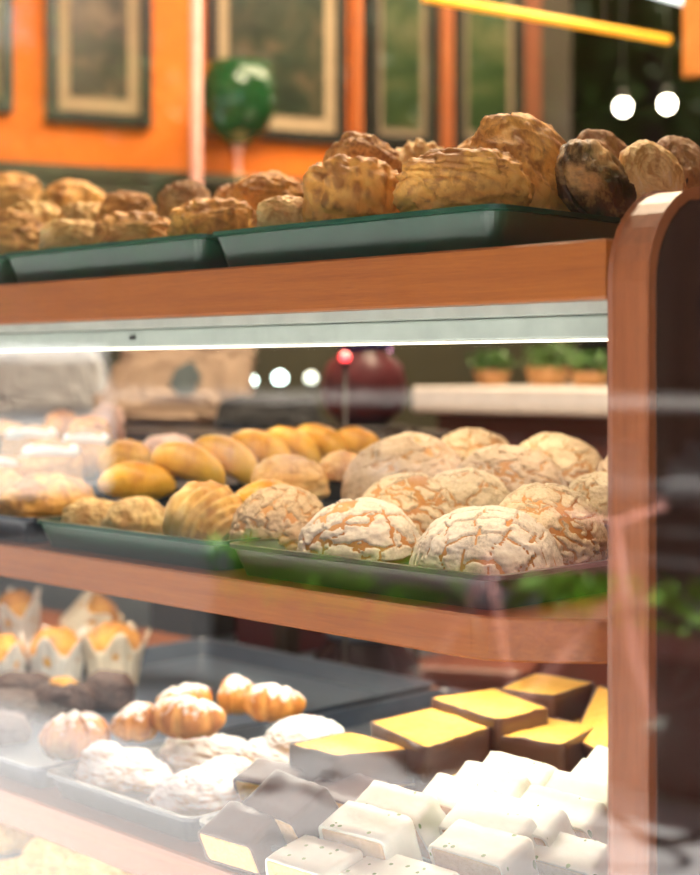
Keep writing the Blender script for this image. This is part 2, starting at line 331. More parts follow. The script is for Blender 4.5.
def dome_pt(d, rad, h, k=0.0):
    th = math.acos(max(-1, min(1, d.z))); ph = math.atan2(d.y, d.x)
    if th <= math.pi/2: r = (rad+k)*math.sin(th)**.86; z = (h*.80+k)*math.cos(th)**1.05+h*.20
    else: r = (rad+k)*max(0, math.sin(th))**.55; z = h*.20*(1+math.cos(th)*1.0)+min(0, k)*0
    return Vector((r*math.cos(ph), r*math.sin(ph), z))
def concha(label, x0, x1, y0, y1, Y, style='plates', mat='sugar_white', tilt=(0, 0), yaw=0, seed=0, hk=.50, cell=1.0, crackw=1.0, group='conchas on the middle shelf'):
    c, s = at_Y((x0+x1)/2, (y0+y1)/2, Y); rad = (x1-x0)/F*s/2; h = rad*2*hk
    rot = Euler((R(tilt[0]), R(tilt[1]), R(yaw))); up = rot.to_matrix() @ Vector((0, 0, 1))
    t = thing('concha', label, 'sweet bun', c-up*h*.48, rot, group)
    S = Vector((seed*3.7, seed*1.3, seed*5.1))
    def bun(d):
        p = dome_pt(d, rad*.97, h*.965); return p*(1+.02*fbm(d*2+S))
    v, f = ball(bun, 48, 32); mesh('bun', v, f, M['bun'], t)
    nu, nv = 150, 88; v = []; cr = []
    for j in range(nv+1):
        th = R(106)*j/nv
        for i in range(nu):
            ph = 2*math.pi*i/nu; d = Vector((math.sin(th)*math.cos(ph), math.sin(th)*math.sin(ph), math.cos(th)))
            wob = Vector((fbm(d*3+S), fbm(d*3+S+Vector((9, 0, 0))), fbm(d*3+S+Vector((0, 9, 0)))))
            if style == 'grid':
                q = d+wob*.06
                a = q.x*2.9*cell+q.y*q.y*.8; b_ = q.y*3.6*cell+q.x*q.x*1.2
                row = math.floor(b_+.5); a += .5*(row % 2)*(.4)
                dist = min(abs(a-round(a)), abs(b_-round(b_)))*1.0
                dist = dist/.5*.62
            else:
                q = (d+wob*.14)*1.9*cell+S
                if style == 'fine': q = (d+wob*.2)*2.6*cell+S
                ds = noise.voronoi(q)[0]; dist = (ds[1]-ds[0])*.9
                if style == 'mix':
                    b_ = (d.y+wob.y*.1)*2.6; dist = min(dist, abs(b_-round(b_))*1.2)
            wd = .10*crackw*(.55+.9*abs(fbm(d*2.3+S*2)))
            m = sstep(wd*.35, wd*1.5, dist)
            edge = 1-sstep(R(90)+.16*fbm(Vector((math.cos(ph), math.sin(ph), 0))*1.6+S), R(104), th)
            k = -.0014+.0036*m*(.9+.4*fbm(d*4+S))+.0006*fbm(d*12+S)
            k = k*edge-.006*(1-edge)
            p = dome_pt(d, rad*.97, h*.965, k)*(1+.02*fbm(d*2+S)); v.append(p); cr.append(m*edge)
    f = [(j*nu+i, (j+1)*nu+i, (j+1)*nu+(i+1) % nu, j*nu+(i+1) % nu) for j in range(nv) for i in range(nu)]
    mesh('sugar_crust', v, f, M[mat], t, attrs={'crack': cr})
    return t

def puff(name, label, cat, x0, x1, y0, y1, Y, mat, kind='shell', yaw=0, tilt=(0, 0), depth=.8, seed=0, group=None, ribs=9, hk=None, amp=1.0):
    """a flaky baked body; bbox in px gives the size and the place at depth Y"""
    c, s = at_Y((x0+x1)/2, (y0+y1)/2, Y); a = (x1-x0)/F*s/2; cc = (y1-y0)/F*s/2 if hk is None else a*hk; b = a*depth
    if tilt == (0, 0):      # the hidden foot reaches down to what carries it
        zs = support(c.x, c.y, c.z-cc); top = c.z+cc*.95
        if 0 < c.z-cc-zs < .05 or zs > c.z-cc > zs-.03: cc = (top-zs)/1.80; c = Vector((c.x, c.y, zs+cc*.83))
    t = thing(name, label, cat, c-Vector((0, 0, cc)), (0, 0, 0), group); S = Vector((seed*2.1, seed*4.3, seed*.7))
    rot = Euler((R(tilt[0]), R(tilt[1]), R(yaw+45.4))).to_matrix()
    rid = []
    def fn(d):
        n = fbm(d*1.7+S); n2 = fbm(d*6+S); n3 = fbm(d*15+S); g_ = .4
        e = Vector((math.copysign(abs(d.x)**.85, d.x), math.copysign(abs(d.y)**.9, d.y), math.copysign(abs(d.z)**.8, d.z)))
        if kind in ('smooth', 'swirl'): e = d
        p = Vector((e.x*a, e.y*b, e.z*cc))
        k = 1+.12*n*amp*(.5 if kind == 'swirl' else 1)
        if kind == 'shell':      # layered leaves, like a clam
            g_ = saw(d.z*ribs*.45+n*1.2+d.x*.8); h_ = saw(d.z*9+n*4)
            k += .06*amp*(g_-.4)+.022*(h_-.4)+.05*n2+.02*n3; g_ = g_*.6+h_*.4
        elif kind == 'ribbed':   # ribs across the top
            g_ = .5+.5*math.sin(d.x*ribs*2.2+n*3); h_ = saw(d.z*2.6+n*1.5)
            k += .03*amp*(2*g_-1)*max(0, d.z+.3)+.045*amp*(h_-.4)+.035*n2+.02*n3; g_ = .5*g_+.5*h_
        elif kind == 'scaly':
            g_ = abs(math.sin(d.x*13+n))*abs(math.sin(d.z*9+d.x*3+n))
            k += .06*amp*g_*(d.z > -.5)+.035*n2+.02*n3
        elif kind == 'swirl':
            g_ = saw(math.hypot(d.x-.80, (d.z+.55)*.95)*4.3+.12*n); k += .095*(g_-.45)+.01*n2; g_ = .15+.55*(1-g_)
        elif kind == 'crumb':
            k += .05*n2+.035*n3; g_ = .4+n3
        elif kind == 'smooth':
            k += .015*n2
        p = p*k; rid.append(max(0, min(1, g_)))
        return Vector((p.x, p.y, p.z))
    v, f = ball(fn, 110, 72); v = [rot @ p for p in v]
    zmin = min(p.z for p in v); zf = -cc*.8
    if tilt == (0, 0): v = [flatten(p, zf) for p in v]
    v = [p+Vector((0, 0, cc)) for p in v]
    mesh('crust', v, f, M[mat], t, attrs={'ridge': rid}); return t, a, b, cc

def turnover(name, label, cat, x0, x1, y0, y1, Y, mat, yaw=30, roll=30, lean=-14, thick=.34, seed=0, group=None, filling=None, round_=False):
    """two leaves of pastry pressed together, standing on edge and leaning; local x,z is the leaf, y the thickness"""
    c, s = at_Y((x0+x1)/2, (y0+y1)/2, Y); a = (x1-x0)/F*s/2*1.04; cc = (y1-y0)/F*s/2*(1.15 if not round_ else 1.05); b = a*thick; S = Vector((seed*2.1, seed*.3, seed*1.7))
    t = thing(name, label, cat, c, (0, 0, 0), group)
    m = Matrix.Rotation(R(45.4+yaw), 3, 'Z') @ Matrix.Rotation(R(lean), 3, 'X') @ Matrix.Rotation(R(roll), 3, 'Y')
    rid = []
    def fn(d, sc=1.0, flat=1.0):
        n = fbm(d*1.8+S); n2 = fbm(d*7+S); rr_ = math.hypot(d.x, d.z)
        ang = math.atan2(d.z, d.x)
        k = 1+.07*n+.03*n2
        y = d.y*b*flat*(1+.25*n)*(1+(0 if round_ else .10*(saw(rr_*3.2+n*.8+.25*math.sin(ang*3))-.4)))
        sw = saw(rr_*4.5+n*1.5+.2*math.sin(ang*2))
        if not round_: k += .07*sw*min(1, abs(d.y)*1.6)+.03*fbm(d*14+S)-.06*math.exp(-(d.y/.10)**2)
        rid.append(.35 if round_ or mat == 'flaky_burnt' else sw)
        q = Vector((math.copysign(abs(d.x)**.9, d.x)*a*k*sc, y, math.copysign(abs(d.z)**.85, d.z)*cc*k*sc))
        return m @ q
    v, f = ball(lambda d: fn(Vector((d.x, d.z, d.y))), 90, 60); f = [tuple(reversed(q)) for q in f]; mesh('crust', v, f, M[mat], t, attrs={'ridge': list(rid)})
    if filling:
        v, f = ball(lambda d: fn(Vector((d.x, d.z, d.y)), .95, .86)+m @ Vector((a*.13, 0, -cc*.02)), 90, 50); f = [tuple(reversed(q)) for q in f]; mesh('filling', v, f, M[filling], t)
    return t

def crescent(name, label, cat, x0, x1, y0, y1, Y, mat, yaw=0, bend=60, r=None, steps=6, tilt=(0, 0), seed=0, group=None, amp=1.0, taper=.65, flat=.85, part='crust'):
    c, s = at_Y((x0+x1)/2, (y0+y1)/2, Y); L = (x1-x0)/F*s; hh = (y1-y0)/F*s
    r = r or hh*.5; r0 = r
    t = thing(name, label, cat, c-Vector((0, 0, hh*.45)), (0, 0, 0), group); S = Vector((seed*2.7, seed, seed*1.9))
    rot = Euler((R(tilt[0]), R(tilt[1]), R(yaw+45.4))).to_matrix(); n = 28; m = 64; v = []
    B = R(bend); half = max(.01, L/2-r0*.5); rad = half/max(.05, math.sin(B))
    rid = []
    for j in range(m+1):
        u = -1+2*j/m; al = u*B; cx = rad*math.sin(al); cy = rad*(1-math.cos(al))-rad*(1-math.cos(B))*.5
        tx = Vector((math.cos(al), math.sin(al), 0)); nn = Vector((-math.sin(al), math.cos(al), 0))
        endk = math.sqrt(max(0, 1-abs(u)**6)); prof = (1-taper*abs(u)**1.7)*endk+.001
        for i in range(n):
            an = 2*math.pi*i/n; st = saw(abs(u)*steps+.25*math.cos(an)) if steps else 0; rid.append((1-st) if steps else .3)
            k = prof*(1+.16*amp*((1-st)-.5 if steps else 0)+.06*fbm(Vector((u*2.5, math.cos(an), math.sin(an)))*1.4+S)+.05*(amp > 1)*fbm(Vector((u*3, math.cos(an), math.sin(an)))*3+S))
            v.append(Vector((cx, cy, 0))+nn*(math.cos(an)*r0*k)+Vector((0, 0, 1))*(math.sin(an)*r0*k*flat))
    v = [rot @ p for p in v]; z0 = -r0*flat*.8
    if tilt == (0, 0): v = [flatten(p, z0) for p in v]
    v = [p+Vector((0, 0, hh*.45)) for p in v]
    f = [(j*n+i, j*n+(i+1) % n, (j+1)*n+(i+1) % n, (j+1)*n+i) for j in range(m) for i in range(n)]
    f += [tuple(range(n-1, -1, -1)), tuple(range(m*n, m*n+n))]
    mesh(part, v, f, M[mat], t, attrs={'ridge': rid}); return t

def lumps(name, label, cat, x0, x1, y0, y1, Y, mat, ls, seed=0, group=None, yaw=0, amp=1.0):
    """union of round lumps (local x right, y away, z up, unit box -1..1) wrapped in one skin"""
    c, s = at_Y((x0+x1)/2, (y0+y1)/2, Y); a = (x1-x0)/F*s/2; h = (y1-y0)/F*s*.92
    t = thing(name, label, cat, c-Vector((0, 0, h*.5)), (0, 0, R(45.4+yaw)), group); S = Vector((seed, seed*2.2, seed*3.1))
    def fn(d):
        tot = 0; P = 9
        for (cx, cy, cz, rr) in ls:
            cv = Vector((cx, cy, cz)); bq = d.dot(cv); disc = bq*bq-cv.length_squared+rr*rr
            if disc > 0:
                q = bq+math.sqrt(disc)
                if q > 0: tot += q**P
        r_ = max(.35, tot**(1/P))
        r_ *= 1+.08*amp*fbm(d*2.6+S)+.045*amp*(1-2*abs(fbm(d*4.5+S*2)))+.02*amp*fbm(d*12+S)
        p = d*r_; return Vector((p.x*a, p.y*a*.85, flatten(Vector((0, 0, p.z)), -.72).z*h*.5+h*.5))
    v, f = ball(fn, 96, 60); mesh('crust', v, f, M[mat], t); return t

def rr_xy(L, W, r=.006, n=4): return rrect(-L/2, L/2, -W/2, W/2, r, n)
def cake_slice(label, loc, rot, L, W, T, coat, sponge, seed, group, name='cake_slice', quad=None):
    """cut faces are local +-Z, the coating wraps the four other sides"""
    t = thing(name, label, 'cake', loc, rot, group); S = Vector((seed*1.7, seed*.9, seed*2.3)); c = .0028
    def lo(L_, W_, r_, sub=7):
        if quad:
            pts = []; Q4 = []
            g = Vector((sum(p[0] for p in quad)/4, sum(p[1] for p in quad)/4))
            for p in quad: q_ = Vector(p)-g; Q4.append(g+q_*(1-c*1.4/q_.length))
            for i in range(4):
                p = Q4[i]; a = Q4[i-1]; b = Q4[(i+1) % 4]; a = p+(a-p).normalized()*.005; b = p+(b-p).normalized()*.005
                for k in range(4): u = k/3; q_ = a*(1-u)**2+p*2*u*(1-u)+b*u*u; pts.append((q_.x, q_.y))
        else: pts = rr_xy(L_, W_, r_)
        out = []
        for i, p in enumerate(pts):
            q = pts[(i+1) % len(pts)]; d = math.dist(p, q); k = max(1, int(d/.008))
            out += [(p[0]+(q[0]-p[0])*j/k, p[1]+(q[1]-p[1])*j/k) for j in range(k)]
        return out
    inner = lo(L-2*c, W-2*c, .004); outer = None
    n = len(inner); cen = Vector((0, 0, 0))
    def offs(pts, k):
        m = len(pts); r_ = []
        for i, p in enumerate(pts):
            a = Vector(pts[i-1]); b = Vector(pts[(i+1) % m]); tt = (b-a).normalized(); r_.append((p[0]+tt.y*k, p[1]-tt.x*k))
        return r_
    outer = offs(inner, c)
    def wob(p, z, amp): return fbm(Vector((p[0], p[1], z))*28+S)*amp
    # sponge: stacked loops plus dished cut faces made of shrinking loops
    v = []; loops = []
    def add(pts, z, sc=1.0, zn=0):
        for p in pts: v.append(Vector((p[0]*sc, p[1]*sc, z+(fbm(Vector((p[0]*sc, p[1]*sc, z))*45+S)*zn))))
        loops.append(n)
    for sc in (.02, .2, .4, .6, .8, .93): add(inner, -T/2, sc, .0012)
    add(inner, -T/2+.001, .995)
    add(inner, T/2-.001, .995)
    for sc in (.93, .8, .6, .4, .2, .02): add(inner, T/2, sc, .0012)
    f = [(j*n+i, j*n+(i+1) % n, (j+1)*n+(i+1) % n, (j+1)*n+i) for j in range(len(loops)-1) for i in range(n)]
    f += [tuple(range(n-1, -1, -1)), tuple(range((len(loops)-1)*n, len(loops)*n))]
    sp = mesh('sponge', v, f, M[sponge], t)
    # coating ring
    v = []; zs = [-T/2, -T/2*.94, -T/4, 0, T/4, T/2*.94, T/2]
    ring = []
    for k, z in enumerate(zs):
        e = -.0008 if k in (0, len(zs)-1) else 0
        pts = offs(outer, e)
        for i, p in enumerate(pts):
            w_ = wob(p, z, .0016); m = Vector((p[0], p[1], 0)).normalized()
            zz = z+(fbm(Vector((p[0], p[1], k))*60+S)*.0022 if k in (0, len(zs)-1) else 0)
            v.append(Vector((p[0]+m.x*w_, p[1]+m.y*w_, zz)))
    for z in (T/2*.96, -T/2*.96):
        for p in offs(inner, -.0006): v.append(Vector((p[0], p[1], z)))
    K = len(zs)+2
    f = [(j*n+i, j*n+(i+1) % n, ((j+1) % K)*n+(i+1) % n, ((j+1) % K)*n+i) for j in range(K) for i in range(n)]
    mesh('coating', v, f, M[coat], t)
    return t
def flat_slice(label, A, B, Cc, D, z, T, coat='choc', sponge='sponge', seed=0, group='chocolate coated cake slices', tilt=(0, 0)):
    P4 = [at_z(*q, z)[0] for q in (A, B, Cc, D)]; cen = (P4[0]+P4[1]+P4[2]+P4[3])/4
    quad = [(p.x-cen.x, p.y-cen.y) for p in P4]
    return cake_slice(label, cen-Vector((0, 0, T/2)), (R(tilt[0]), R(tilt[1]), 0), 1, 1, T, coat, sponge, seed, group, quad=quad), cen, quad
def lean_slice(label, px, py, z, L=.10, H=.06, T=.045, lean=33, yaw=0, coat='icing', sponge='sponge_brown', seed=0, group='white iced cake slices', roll=0):
    top, _ = at_z(px, py, z)
    # local x -> X, local y (height) -> Z leaned to -Y, local z (thickness, cut faces) -> -Y
    rot = (Matrix.Rotation(R(yaw), 3, 'Z') @ Matrix.Rotation(R(roll), 3, 'Y') @ Matrix.Rotation(R(90+lean), 3, 'X'))
    loc = top-(rot @ Vector((0, H/2, 0)))
    return cake_slice(label, loc, rot.to_euler(), L, H, T, coat, sponge, seed, group)

def tray(name, label, x0, x1, y0, y1, zb, h, mat, group, yaw=0, fl=.014):
    t = mesh_tray(name, x0, x1, y0, y1, zb, h, mat, fl); tag(t, label, 'tray', group); return t
def mesh_tray(name, x0, x1, y0, y1, zb, h, mat, fl):
    cx, cy = (x0+x1)/2, (y0+y1)/2; x0 -= cx; x1 -= cx; y0 -= cy; y1 -= cy
    pr = [(fl, .0, .010), (0.0+.004, h-.005, .016), (0, h-.004, .018), (0, h, .018), (.006, h, .014), (.008, h-.002, .014), (fl+.006, .003, .009)]
    v = []; n = None
    for ins, z, r in pr:
        L = rrect(x0+ins, x1-ins, y0+ins, y1-ins, r, 6); n = len(L); v += [Vector((p[0], p[1], z)) for p in L]
    f = [(j*n+i, j*n+(i+1) % n, (j+1)*n+(i+1) % n, (j+1)*n+i) for j in range(len(pr)-1) for i in range(n)]
    f += [tuple(range(n-1, -1, -1)), tuple(range((len(pr)-1)*n, len(pr)*n))]
    o = mesh(name, v, f, M[mat], smooth=False); o.location = (cx, cy, zb); return o

# ================================================================== SETTING: the shop
def struct(name, mb, mat, smooth=False):
    return tag(mb.build(name, mat, None, smooth), kind='structure')
M['tile'] = plain('floor_tile', (.22, .10, .08), .4)
M['wall_cream'] = plain('dark_brown_wall', (.15, .085, .045), .6)
M['wall_orange'] = plain('orange_wall', (.86, .19, .004), .7)
M['wainscot'] = plain('dark_olive_panelling', (.06, .055, .03), .5)
M['ceil'] = plain('ceiling_brown', (.16, .10, .07), .8)
M['frame_metal'] = plain('window_frame_dark', (.05, .05, .05), .4)
struct('floor', MB().box(-6.5, 3.2, -.05, 7.2, -.1, 0), M['tile'])
struct('ceiling', MB().box(-6.5, 3.2, -.4, 7.2, 3.0, 3.15), M['ceil'])
struct('wall_back', MB().box(-6.5, 3.2, 7.0, 7.2, 0, 3.0), M['wall_cream'])
struct('wall_right', MB().box(3.0, 3.2, -.1, 7.0, 0, 3.0), M['wall_cream'])
struct('wall_far_left', MB().box(-6.5, -6.3, -.1, 7.0, 0, 3.0), M['wall_cream'])
struct('wall_front', MB().box(-6.5, 3.2, -.24, -.06, 0, .22).box(-6.5, 3.2, -.4, -.06, 2.55, 3.0).box(-6.5, -4.2, -.24, -.06, .22, 2.55).box(2.2, 3.2, -.24, -.06, .22, 2.55), M['wall_cream'])
struct('window_1', MB().box(-4.2, 2.2, -.124, -.116, .22, 2.55), M['glass'])
# orange wall: runs away from the window, seen at a slant
wd = (V*.4226+RT*.9063).normalized()           # direction of the wall
w0 = at_d(100, 168, 4.0); zbot = w0.z
wn_ = Vector((-wd.y, wd.x, 0)); wyaw = math.atan2(wd.y, wd.x)
Mw = Matrix.Translation((w0.x, w0.y, 0)) @ Matrix.Rotation(wyaw, 4, 'Z')
def wall_u(px):   # distance along the wall seen at column px
    d = V+RT*((px-350)/F); q = Vector((w0.x, w0.y, 0))-Vector((CAM.x, CAM.y, 0))
    # CAM + s d = w0 + u wd
    det = d.x*(-wd.y)+wd.x*d.y
    s = (q.x*(-wd.y)+wd.x*q.y)/det; u = (d.x*q.y-d.y*q.x)/det; return u, s
def wall_z(px, py): u, s = wall_u(px); return CAM.z+(372-py)/F*s
uL = wall_u(-60)[0]; u1 = wall_u(352)[0]; u2 = wall_u(575)[0]
struct('wall_left', MB().box(uL-.8, u1, 0, .12, zbot, 3.0, Mw), M['wall_orange'])
struct('wall_left_panelling', MB().box(uL-.8, u2, -.02, .12, 0, zbot-.03, Mw), M['wainscot'])
struct('trim_1', MB().box(uL-.8, u1, -.03, .12, zbot-.03, zbot, Mw), M['wainscot'])
struct('wall_dimmed', MB().box(u1, u2, .02, .12, zbot-.03, 3.0, Mw), plain('dim_painted_wall', (.035, .022, .012), .7))  # dim light on this stretch of wall put into its dark colour
for k, (a, b, nm) in enumerate(((350, 358, ''), (437, 449, ''), (520, 536, ''))):
    struct('trim_%d' % (k+2), MB().box(wall_u(a)[0], wall_u(b)[0], -.03, .03, zbot-.03, 3.0, Mw), plain('dimmed_post_%d' % k, (.42-.13*k, .10-.03*k, .012), .6))  # fading light put into the posts, each darker than the last
aw = MB().prism([(-2.0, 2.66), (-2.0, 2.70), (-.4, 3.0), (-.4, 2.94)], -9, 6, 'X'); tag(aw.build('sun_block_awning', plain('sun_block_canvas', (.25, .09, .05), .8)), 'long unseen canvas cover added over the window to block the sun', 'sun_block_awning')  # unseen, added to keep the sun off the case
# ------------------------------------------------------------------ framed pictures
def picmat(name, a, b, c, sc):
    m, nt, bs = nmat(name); tc = N(nt, 'ShaderNodeTexCoord'); n = noi(nt, tc.outputs['Object'], sc, 5, .6, .6)
    r = ramp(nt, n.outputs[0], [(.35, a), (.5, b), (.66, c)]); nt.links.new(r.outputs[0], bs.inputs['Base Color']); bs.inputs['Roughness'].default_value = .35; return m
M['black_frame'] = plain('black_frame', (.02, .016, .014), .35); M['mat_board'] = plain('beige_mat', (.42, .30, .18), .8)
M['dim_mat'] = plain('dimmed_beige_mat', (.22, .16, .10), .8)  # dim light put into a darker copy of the beige mat
def picture(label, xa, xb, ybot, pic, h=.62, matw=.035):
    ua, ub = wall_u(xa)[0], wall_u(xb)[0]; z0 = wall_z((xa+xb)/2, ybot); wdt = ub-ua; fw = .028
    p = Mw @ Vector((ua, 0, z0)); p.z = z0
    t = thing('framed_picture', label, 'picture', p, (0, 0, wyaw), 'framed pictures on the wall')
    fr = MB().box(0, wdt, -.03, 0, 0, fw).box(0, wdt, -.03, 0, h-fw, h).box(0, fw, -.03, 0, fw, h-fw).box(wdt-fw, wdt, -.03, 0, fw, h-fw)
    fr.build('frame', M['black_frame'], t)
    MB().box(fw, wdt-fw, -.012, -.001, fw, h-fw).build('mat_board', M['mat_board' if matw > .03 else 'dim_mat'], t)
    MB().box(fw+matw, wdt-fw-matw, -.015, -.0125, fw+matw*1.2, h-fw-matw).build('print', pic, t)
P1 = picmat('print_town', (.015, .015, .01), (.05, .035, .022), (.18, .12, .07), 9)
P2 = picmat('print_garden', (.008, .016, .007), (.025, .03, .015), (.10, .07, .04), 11)
P3 = picmat('print_trees', (.008, .022, .006), (.025, .045, .012), (.09, .09, .04), 8)
picture('black framed picture cut off by the left edge', -40, 11, 112, P2)
picture('black framed picture with beige mat, leftmost whole one', 45, 149, 125, P1)
picture('wide black framed picture behind the green cup-shaped reflection', 205, 343, 141, P2)
picture('narrow framed picture right of the pink pole-like reflection', 366, 433, 147, P3, matw=.02)
picture('narrow dark framed picture furthest right on the wall', 452, 519, 150, P3, matw=.02)
t = thing('framed_picture', 'picture in orange frame cut by the upper right corner', 'picture', at_d(706, 76, 3.2), (0, 0, R(45)), 'framed pictures on the wall')
M['orange_frame'] = plain('orange_frame', (.62, .2, .03), .5)
MB().box(-.045, -.01, -.02, .02, 0, .8).box(.25, .29, -.02, .02, 0, .8).box(-.01, .25, -.02, .02, 0, .035).box(-.01, .25, -.02, .02, .765, .8).build('frame', M['orange_frame'], t)
MB().box(-.01, .25, -.006, .006, .035, .765).build('print', P1, t)
# ------------------------------------------------------------------ lamps in the shop
def bulb(label, px, py, d, r, col, es, name='spot_bulb', group=None, sx=1):
    p = at_d(px, py, d); t = thing(name, label, 'lamp', p, (0, 0, 0), group)
    m = plain('glow_%d_%d' % (px, py), (1, 1, 1), .5, emit=col, es=es)
    v, f = ball(lambda q: Vector((q.x*r, q.y*r, q.z*r*1.1)), 24, 16); mesh('bulb', v, f, m, t)
    MB().lathe([(r*.55, r*.8), (r*.7, r*1.2), (r*.7, r*2.2), (r*.3, r*2.5)], 20).build('socket', M['black_frame'], t, True)
    MB().tube([(0, 0, r*2.4), (0, 0, 3.0-p.z)], .0015, 6).build('cord', M['black_frame'], t)
    return t
bulb('small glowing white bulb, left of the pair at upper right', 623, 107, 4.6, .021, (1, .9, .72), 30, group='bulbs at the upper right')
bulb('small glowing white bulb, right of the pair at upper right', 667, 104, 4.6, .021, (1, .88, .68), 30, group='bulbs at the upper right')
# orange tube lamp
a = at_d(424, -3, 3.0); b = at_d(670, 40, 2.75)
t = thing('tube_lamp', 'long glowing orange tube lamp hanging across the upper right', 'lamp', (a+b)/2)
M['tube_glow'] = plain('orange_tube_glow', (1, .5, .05), .5, emit=(1, .36, .012), es=1.15)
c = (a+b)/2; MB().tube([a-c, b-c], .0085, 16).build('glowing_tube', M['tube_glow'], t, True)
MB().tube([(a-c)*.5, (a-c)*.5+Vector((0, 0, 2.99-(c+(a-c)*.5).z))], .003, 6).tube([(b-c)*.5, (b-c)*.5+Vector((0, 0, 2.99-(c+(b-c)*.5).z))], .003, 6).build('hanging_wire', M['black_frame'], t)
a = at_d(628, -14, 3.4); b = at_d(686, 2, 3.3); c = (a+b)/2
t = thing('tube_lamp', 'white tube lamp end at the top right edge', 'lamp', c)
MB().tube([a-c, b-c], .009, 14).build('glowing_tube', plain('white_tube_glow', (1, 1, 1), .5, emit=(.8, .95, 1), es=2.2), t, True)
MB().tube([(0, 0, 0), (0, 0, 2.99-c.z)], .003, 6).build('hanging_wire', M['black_frame'], t)
# pale pink reflection, built as a pole in the shop
p0 = at_d(196, 186, 3.62); M['pink'] = plain('pink_reflection', (.75, .36, .30), .4)
t = thing('reflection_pole', 'thin pale pink reflection built as a pole before the orange wall', 'pole', (p0.x, p0.y, 0))
MB().lathe([(.014, 0), (.014, 3.0)], 20).build('shaft', M['pink'], t, True); MB().lathe([(.05, 0), (.05, .02), (.02, .03)], 24).build('base', M['pink'], t, True)
# cup-shaped green reflection, built as a glass on a wall shelf
gs = wall_u(238)[1]-.22; gp = at_d(238, 181, gs)
gl = Mw.inverted() @ gp
tag(MB().box(gl.x-.16, gl.x+.16, gl.y-.10, -.002, gp.z-.022, gp.z-.0005, Mw).build('bracket_shelf', M['wainscot']), 'narrow dark wall shelf under the green cup-shaped reflection', 'shelf')
s = gs/F
t = thing('goblet_reflection', 'large cup-shaped green reflection built in glass behind the top shelf', 'goblet_reflection', gp)
M['green_glass'] = plain('green_glass', (.03, .15, .04), .12, coat=.3, trans=.6)
s = gs/F
MB().lathe([(4*s, 30*s), (5*s, 36*s), (18*s, 42*s), (30*s, 52*s), (37*s, 70*s), (38*s, 92*s), (34*s, 116*s), (33*s, 116*s), (36*s, 92*s), (35*s, 70*s), (28*s, 54*s), (16*s, 45*s)], 40).build('bowl', M['green_glass'], t, True)
MB().lathe([(5*s, 3*s), (3*s, 8*s), (3*s, 26*s), (6*s, 36*s)], 24).build('stem', M['pink'], t, True)
MB().lathe([(30*s, 0), (30*s, 2*s), (8*s, 5*s), (3*s, 7*s)], 40).build('foot', plain('amber_foot', (.9, .55, .25), .2), t, True)
M['cab_dark'] = plain('dark_cabinet', (.05, .035, .025), .5)
rt = Matrix.Rotation(R(45.4), 4, 'Z')

# ------------------------------------------------------------------ things behind the case
M['white_top'] = plain('white_worktop', (.80, .74, .70), .3); M['maroon'] = plain('maroon_lacquer', (.12, .025, .03), .35)
t = thing('service_counter', 'reddish brown service counter with white worktop behind the sweet buns', 'counter', (-1.45, 1.5, 0))
M['counter_front'] = wood('counter_front_wood', (.14, .04, .025), (.24, .075, .045), 'Z')
cz = 1.318
MB().prism(rrect(0, 2.3, .03, .5, .01, 3), 0, cz-.055, bev=.004).build('body', M['counter_front'], t)
MB().prism(rrect(-.03, 2.33, -.02, .53, .015, 4), cz-.055, cz, bev=.005).build('worktop', M['white_top'], t)
for k in range(4): MB().prism(rrect(.02+.57*k, .56+.57*k, .01, .0295, .004, 3), .08, cz-.10, bev=.003).build('panel', M['counter_front'], t)
def on_counter(px, dd): q, _ = at_Y(px, 388, dd); return (q.x, q.y, cz)
for i, (px, dd, hh, rr) in enumerate(((492, 1.75, .06, .055), (548, 1.8, .07, .065), (590, 1.75, .055, .055))):
    t = thing('herb_pot', ['low green herb pot on the white worktop, leftmost', 'green herb pot in the middle of the white worktop', 'low green herb pot on the white worktop beside the post'][i], 'plant', on_counter(px, dd), (0, 0, 0), 'herb pots on the worktop')
    MB().lathe([(rr*.6, 0), (rr*.8, hh*.6), (rr*.7, hh*.6), (rr*.6, hh*.55)], 24).build('pot', M['brown_cookie'], t, True)
    random.seed(i); mb = MB()
    for k in range(120):
        a_ = random.uniform(0, 6.28); q = Vector((math.cos(a_)*random.uniform(0, rr), math.sin(a_)*random.uniform(0, rr), hh*random.uniform(.6, 1.3)))
        u_ = Vector((random.uniform(-1, 1), random.uniform(-1, 1), random.uniform(.1, 1))).normalized()*.014; w_ = u_.cross(Vector((0, .3, 1))).normalized()*.006
        mb.add([q-u_, q+w_, q+u_, q-w_], [(0, 1, 2, 3)])
    mb.build('leaves', plain('herb_leaf_%d' % i, (.10, .22, .05), .5), t)
# small lamps low behind the case
def lowlamp(label, px, py, d, r, col, es, sx=1, br=.03):
    q = at_d(px, py, d); t = thing('counter_lamp', label, 'lamp', q, (0, 0, R(45.4)), 'small lamps seen between the shelves')
    m = plain('low_glow_%d' % px, (1, 1, 1), .5, emit=col, es=es)
    v, f = ball(lambda e: Vector((e.x*r*sx, e.y*r, e.z*r)), 24, 16); mesh('bulb', v, f, m, t)
    MB().lathe([(r*.8, -.0-r*1.4), (r*.8, -r*.8), (.004, -r*.8)][:2], 16).tube([(0, 0, -r*1.2), (0, 0, -q.z+.01)], .0035, 8).lathe([(br, -q.z+.001), (br, -q.z+.012), (.008, -q.z+.02)], 20).build('stand', M['black_frame'], t, True)
lowlamp('long glowing white lamp between the shelves, left of the maroon vase', 243, 381, 3.75, .017, (.8, 1, .95), 14, 1.9)
lowlamp('round glowing white lamp nearest the long white lamp', 280, 378, 3.75, .015, (.8, 1, .95), 12)
lowlamp('faint round lamp beside the maroon vase', 311, 378, 3.75, .014, (.9, .95, .8), 4)
